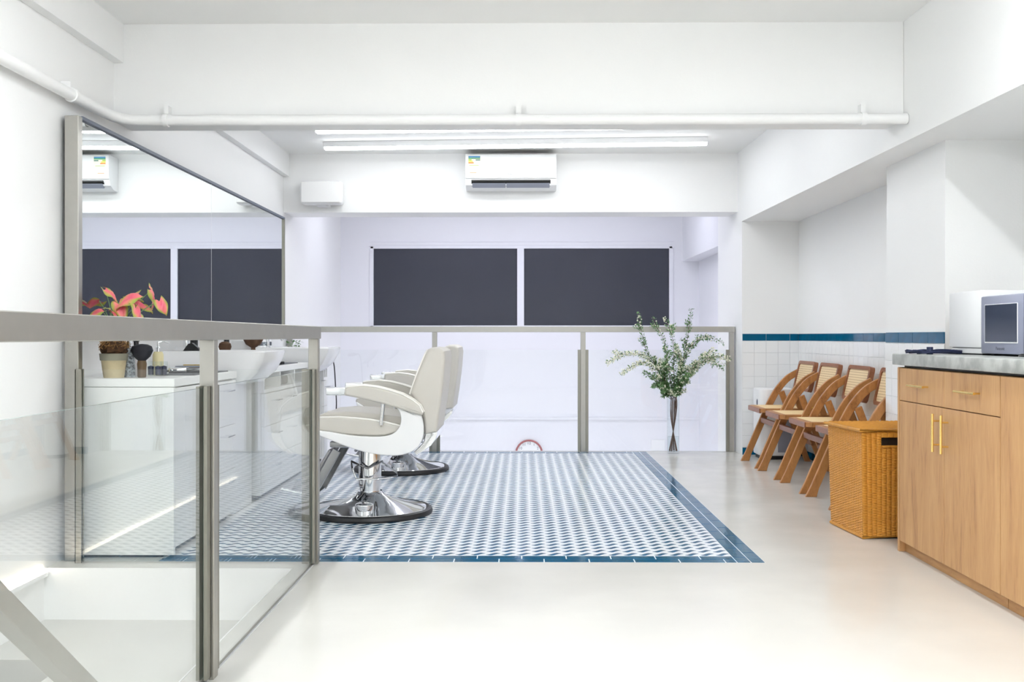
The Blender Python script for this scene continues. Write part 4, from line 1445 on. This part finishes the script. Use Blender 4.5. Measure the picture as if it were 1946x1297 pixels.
MB().box(-0.035, -0.02, -0.02, 0.02, 0.004, 0.018, 0.002, 1).build('blade', 'black_gloss', t)
t = thing('pomade_tin', 'red tin with a gold lid standing on the near mat', 'tin', (-1.625, 5.2, zm + 0.018), 0)
MB().tube([(-0.02, 0, 0), (0.008, 0, 0)], 0.018, 20).build('can', 'red', t)
MB().tube([(0.008, 0, 0), (0.018, 0, 0)], 0.0185, 20).build('lid', 'gold', t)
t = thing('shower_head', 'black hand shower lying across the near basin deck', 'shower head', (-1.86, 5.56, 0.9195))
MB().prism([(-0.03, 0), (0.06, 0), (0.055, 0.016), (0.02, 0.045), (0.0, 0.04)], 'y', -0.02, 0.02, 0.003, 1).build('head', 'black_gloss', t)
MB().bar((0.0, 0, 0.012), (-0.08, 0.02, 0.012), 0.018, 0.02).build('grip', 'chrome', t)
# containers behind the basins
lathe_thing('shampoo_bottle', 'dark bottle behind the near basin tap', 'bottle', -1.945, 5.9, 0.9195, [('bottle', [(0, 0), (0.022, 0), (0.022, 0.07), (0.01, 0.085), (0, 0.085)], 'black_gloss'), ('cap', [(0, 0.085), (0.01, 0.085), (0.01, 0.11), (0, 0.11)], 'white_plastic')])
lathe_thing('tonic_bottle', 'clear bottle with a black cap at the start of the middle countertop', 'bottle', at(429, 0, 6.4).x, 6.4, VZ, [('bottle', [(0, 0), (0.026, 0), (0.026, 0.125), (0.014, 0.15), (0, 0.15)], 'patterned'), ('cap', [(0, 0.15), (0.018, 0.15), (0.018, 0.185), (0, 0.185)], 'black_gloss')])
t = thing('tissue_box', 'white tapered box between the two brown brushes', 'box', (at(459, 0, 6.32).x, 6.32, VZ))
MB().prism([(-0.075, 0), (0.085, 0), (0.065, 0.165), (-0.055, 0.165)], 'y', -0.05, 0.05, 0.006, 2).build('carton', 'white_plastic', t)
MB().tube([(0.055, -0.0505, 0.14), (0.055, -0.0525, 0.14)], 0.006, 10).build('button', 'grey_plastic', t)
for k, (yy, lb_) in enumerate(((7.42, 'small white bottle with black print nearest on the far basin deck'), (7.52, 'small white bottle with black print, second on the far basin deck'), (7.68, 'small white bottle with black print farthest on the far basin deck'))):
    t = lathe_thing('lotion_bottle', lb_, 'bottle', -1.955, yy, 0.9195, [('bottle', [(0, 0), (0.022, 0), (0.022, 0.05), (0.012, 0.06), (0, 0.06)], 'white_plastic'), ('cap', [(0, 0.06), (0.012, 0.06), (0.012, 0.08), (0, 0.08)], 'white_plastic')], 'bottles on the far basin deck')
    MB().lathe([(0.0222, 0.012), (0.0226, 0.012), (0.0226, 0.04), (0.0222, 0.04)], n=20).build('print', 'patterned' if k == 1 else 'ink', t)
t = thing('trailing_plant', 'small green trailing plant in a glass pot past the far basin', 'plant', (at(556, 0, 7.97).x, 7.97, VZ))
MB().lathe([(0, 0), (0.045, 0), (0.05, 0.1), (0.046, 0.1), (0.042, 0.006), (0, 0.006)], n=24).build('pot', 'patterned', t)
MB().lathe([(0, 0.01), (0.041, 0.01), (0.045, 0.088), (0, 0.09)], n=20).build('soil', 'coir', t)
m = MB()
rp = random.Random(3)
for k in range(90):
    a, b = rp.uniform(0, 2 * PI), rp.uniform(0.1, 1.0)
    p = Vector((0.07 * b * math.cos(a), 0.07 * b * math.sin(a), 0.1 + rp.uniform(0, 0.075) - 0.03 * b))
    d = Vector((math.cos(a), math.sin(a), rp.uniform(-0.5, 0.8))).normalized()
    s_ = d.cross(Vector((0, 0, 1))).normalized()
    L_ = rp.uniform(0.02, 0.034)
    m.raw([p, p + d * L_ * 0.5 + s_ * L_ * 0.35, p + d * L_, p + d * L_ * 0.5 - s_ * L_ * 0.35], [(0, 1, 2, 3)])
tag(m.build('foliage', 'leaf', t), kind='stuff')
t = thing('beard_trimmer', 'black and red beard trimmer lying on the farther slate mat', 'trimmer', (-1.70, 6.62, zm), 0.5)
MB().box(-0.02, 0.035, -0.016, 0.016, 0.0, 0.022, 0.006, 2).build('grip', 'red', t)
MB().box(0.035, 0.12, -0.014, 0.014, 0.0, 0.018, 0.006, 2).build('body', 'black_gloss', t)
t = thing('clipper_guard', 'black clipper comb guard standing on the farther slate mat', 'clipper guard', (-1.735, 6.5, zm))
MB().box(-0.022, 0.022, -0.014, 0.014, 0.0, 0.032, 0.002, 1).build('comb', 'slate', t)
for k in range(5):
    MB().box(-0.02 + k * 0.009, -0.016 + k * 0.009, -0.014, 0.014, 0.032, 0.04).build('tooth', 'slate', t, False)
for (yy, hgt, lb_) in ((6.62, 0.05, 'dark folded towel in the cubbyhole nearest the near basin'), (6.9, 0.06, 'black tool case in the middle cubbyhole of the vanity')):
    o = MB().box(-1.9, -1.62, yy - 0.1, yy + 0.1, 0.6755, 0.6755 + hgt, 0.012, 2).build('folded_towel' if hgt < 0.055 else 'tool_case', 'slate', None)
    tag(o, lb_, 'towel' if hgt < 0.055 else 'case')
t = thing('corded_trimmer', 'tan trimmer with a black cord hanging off the far countertop end', 'trimmer', (-1.6, 8.0, VZ))
MB().tube([(-0.04, 0, 0.016), (0.02, 0.02, 0.022), (0.036, 0.024, 0.024)], [0.015, 0.016, 0.01], 12).build('body', 'wood_dark', t)
MB().tube(bez([(0.036, 0.024, 0.024), (0.065, 0.03, 0.02), (0.085, 0.03, -0.05), (0.095, 0.03, -0.2), (0.103, 0.03, -0.36), (0.09, 0.03, -0.5)], 8), 0.0045, 8).build('cord', 'black', t)

# ================================================================== VASE AND BRANCHES
VY = 8.56
vb = at(1279, 862, VY)
VC = Vector((vb.x, VY, 0))
vs = thing('glass_vase', 'tall clear glass cylinder vase on the floor by the balustrade', 'vase', VC)
MB().lathe([(0, 0.0), (0.05, 0.0), (0.052, 0.004), (0.052, 0.5), (0.049, 0.5), (0.049, 0.02), (0, 0.02)], n=40).build('cylinder', 'vase_glass', vs)
MB().lathe([(0, 0.021), (0.0485, 0.021), (0.0485, 0.145), (0, 0.145)], n=40).build('water', 'water', vs)

rb_ = random.Random(21)


def branch(label, px_pts, dys, leafy, bloom, thick=0.0036, foot=None):
    pts3 = []
    n_ = len(px_pts)
    a = rb_.uniform(0, 2 * PI)
    fx = foot if foot is not None else rb_.uniform(-0.034, 0.034)
    pts3.append(VC + Vector((fx, 0.03 * math.sin(a), 0.024)))
    pts3.append(VC + Vector((-fx * 0.6, -0.012 * math.sin(a), 0.3)))
    pts3.append(VC + Vector((-fx * 0.75 + 0.004, -0.015 * math.sin(a), 0.47)))
    for i, (x_, y_) in enumerate(px_pts):
        yy = VY + dys * (i + 1) / n_
        pts3.append(at(x_, y_, yy))
    org = VC + Vector((0, 0, 0.02))
    cur = bez(pts3, 7)
    nn_ = len(cur)
    t = thing('flowering_branch', label, 'branch', org, 0, 'flowering branches in the vase')
    rad = [thick * (1 - 0.75 * i / nn_) for i in range(nn_)]
    MB().tube([p - org for p in cur], rad, 6).build('stem', 'stem', t)
    LV, LF, BV, BF = [], [], [], []
    i0 = next(i for i, p in enumerate(cur) if p.z > 0.5)
    paths = [([p - org for p in cur[i0:]], 0.0)]
    twigs = MB()
    for k in range(5 if leafy > 1.5 else 4):
        i = rb_.randrange(i0, max(i0 + 1, nn_ - 4))
        d = (cur[i + 1] - cur[i]).normalized()
        o_ = Matrix.Rotation(rb_.uniform(0, 2 * PI), 3, d) @ d.orthogonal().normalized()
        q = cur[i] - org
        l_ = rb_.uniform(0.05, 0.11)
        tw_ = [q, q + (d * 0.8 + o_ * 0.5) * l_ * 0.5 + Vector((0, 0, 0.004)), q + (d * 0.75 + o_ * 0.75) * l_]
        twigs.tube(tw_, [0.0016, 0.0013, 0.0008], 5)
        paths.append((bez(tw_, 4), 0.4 * (i - i0) / max(1, nn_ - i0)))
    twigs.build('twigs', 'stem', t)['kind'] = 'stuff'
    for (pth, f0) in paths:
        m_ = len(pth)
        for i in range(m_ - 1):
            seg = pth[i + 1] - pth[i]
            Ls = seg.length
            d = seg.normalized()
            frac = max(f0, i / max(1, m_ - 1))
            cnt = int(leafy * Ls * 420 * (1.0 - 0.25 * frac) + rb_.random())
            for k in range(cnt):
                o_ = Matrix.Rotation(rb_.uniform(0, 2 * PI), 3, d) @ d.orthogonal().normalized()
                p = pth[i] + seg * rb_.random() + o_ * rb_.uniform(0.001, 0.012)
                ld = (o_ * 0.9 + d * rb_.uniform(0.0, 1.1)).normalized()
                sd = ld.cross(d)
                if sd.length < 1e-3:
                    continue
                sd = (Matrix.Rotation(rb_.uniform(-0.9, 0.9), 3, ld) @ sd.normalized())
                l_ = rb_.uniform(0.016, 0.036) * (1.0 - 0.25 * frac)
                w_ = l_ * 0.24
                nrm_ = ld.cross(sd) * l_ * 0.12
                b0 = len(LV)
                LV += [p, p + ld * l_ * 0.45 + sd * w_ + nrm_, p + ld * l_, p + ld * l_ * 0.45 - sd * w_ + nrm_]
                LF.append((b0, b0 + 1, b0 + 2, b0 + 3))
            if bloom[1] <= frac <= bloom[2]:
                for k in range(int(bloom[0] * Ls * 260 + rb_.random())):
                    o_ = Matrix.Rotation(rb_.uniform(0, 2 * PI), 3, d) @ d.orthogonal().normalized()
                    p = pth[i] + seg * rb_.random() + o_ * rb_.uniform(0.004, 0.028)
                    r_ = rb_.uniform(0.004, 0.0095)
                    b0 = len(BV)
                    BV += [p + Vector(v) * r_ for v in ((1, 0, 0), (-1, 0, 0), (0, 1, 0), (0, -1, 0), (0, 0, 1), (0, 0, -1))]
                    for (x_, y_, z_) in ((0, 2, 4), (2, 1, 4), (1, 3, 4), (3, 0, 4), (2, 0, 5), (1, 2, 5), (3, 1, 5), (0, 3, 5)):
                        BF.append((b0 + x_, b0 + y_, b0 + z_))
    for (nm, V_, F_, mt) in (('leaves', LV, LF, 'leaf'), ('blossoms', BV, BF, 'blossom')):
        if V_:
            me_ = bpy.data.meshes.new(nm)
            me_.from_pydata([tuple(v) for v in V_], [], F_)
            me_.materials.append(M[mt])
            tag(link(nm, me_, t), kind='stuff')


branch('tall upright leafy branch at the left of the vase, tip against the dark window', [(1270, 755), (1255, 705), (1230, 672), (1221, 640), (1212, 596)], -0.15, 1.2, (0.5, 0.85, 1.0), foot=-0.03)
branch('long white flowering branch arching farthest to the left', [(1268, 745), (1248, 700), (1225, 677), (1195, 672), (1170, 680), (1152, 691)], -0.2, 0.7, (1.5, 0.35, 1.0), foot=0.03)
branch('white flowering branch drooping low to the left', [(1266, 745), (1246, 706), (1222, 689), (1198, 699), (1180, 711)], -0.3, 0.7, (1.4, 0.35, 1.0), foot=0.02)
branch('short dense leafy branch low at the left of the vase mouth', [(1262, 745), (1247, 722), (1222, 708)], -0.2, 2.2, (0.3, 0.3, 0.7), foot=-0.01)
branch('slim leafy branch leaning left in the middle of the vase', [(1276, 735), (1268, 690), (1262, 650), (1250, 625), (1240, 603)], 0.0, 0.9, (0.2, 0.5, 1.0), foot=0.012)
branch('leafy branch in the middle of the vase with a pale bud at its tip', [(1280, 735), (1280, 685), (1278, 645), (1269, 620), (1263, 603)], -0.05, 0.9, (0.5, 0.6, 1.0), foot=-0.02)
branch('tallest upright branch at the right of the vase', [(1284, 742), (1294, 695), (1304, 655), (1309, 622), (1313, 587)], 0.02, 0.9, (0.15, 0.3, 0.6), foot=-0.03)
branch('leafy branch arching over to the right of the vase', [(1288, 725), (1304, 672), (1324, 648), (1342, 640), (1360, 646), (1376, 652)], -0.1, 0.9, (0.3, 0.3, 0.8), foot=-0.015)
branch('white flowering branch rising to the right of the vase', [(1290, 735), (1314, 698), (1340, 676), (1359, 664)], -0.15, 0.8, (1.6, 0.3, 1.0), foot=-0.035)
branch('white flowering branch reaching farthest right to the end post', [(1290, 742), (1312, 712), (1340, 686), (1362, 677), (1388, 684)], -0.1, 0.7, (1.2, 0.3, 1.0), foot=-0.028)
branch('thin sprig drooping at the right of the vase', [(1288, 745), (1318, 700), (1348, 682), (1362, 693), (1373, 706)], -0.2, 0.5, (0.5, 0.4, 0.8), 0.003, foot=-0.02)
branch('short bushy leafy branch in the centre of the vase', [(1272, 748), (1262, 718), (1264, 690), (1272, 668)], -0.2, 2.2, (0.9, 0.4, 0.8), foot=0.005)
branch('bushy blossoming branch right of the vase centre', [(1284, 745), (1292, 712), (1291, 680), (1283, 655)], -0.18, 1.6, (1.3, 0.3, 1.0), foot=0.025)
branch('stubby leafy branch low at the right of the vase mouth', [(1284, 750), (1296, 728), (1310, 712)], -0.12, 1.8, (0.5, 0.4, 1.0), foot=-0.01)
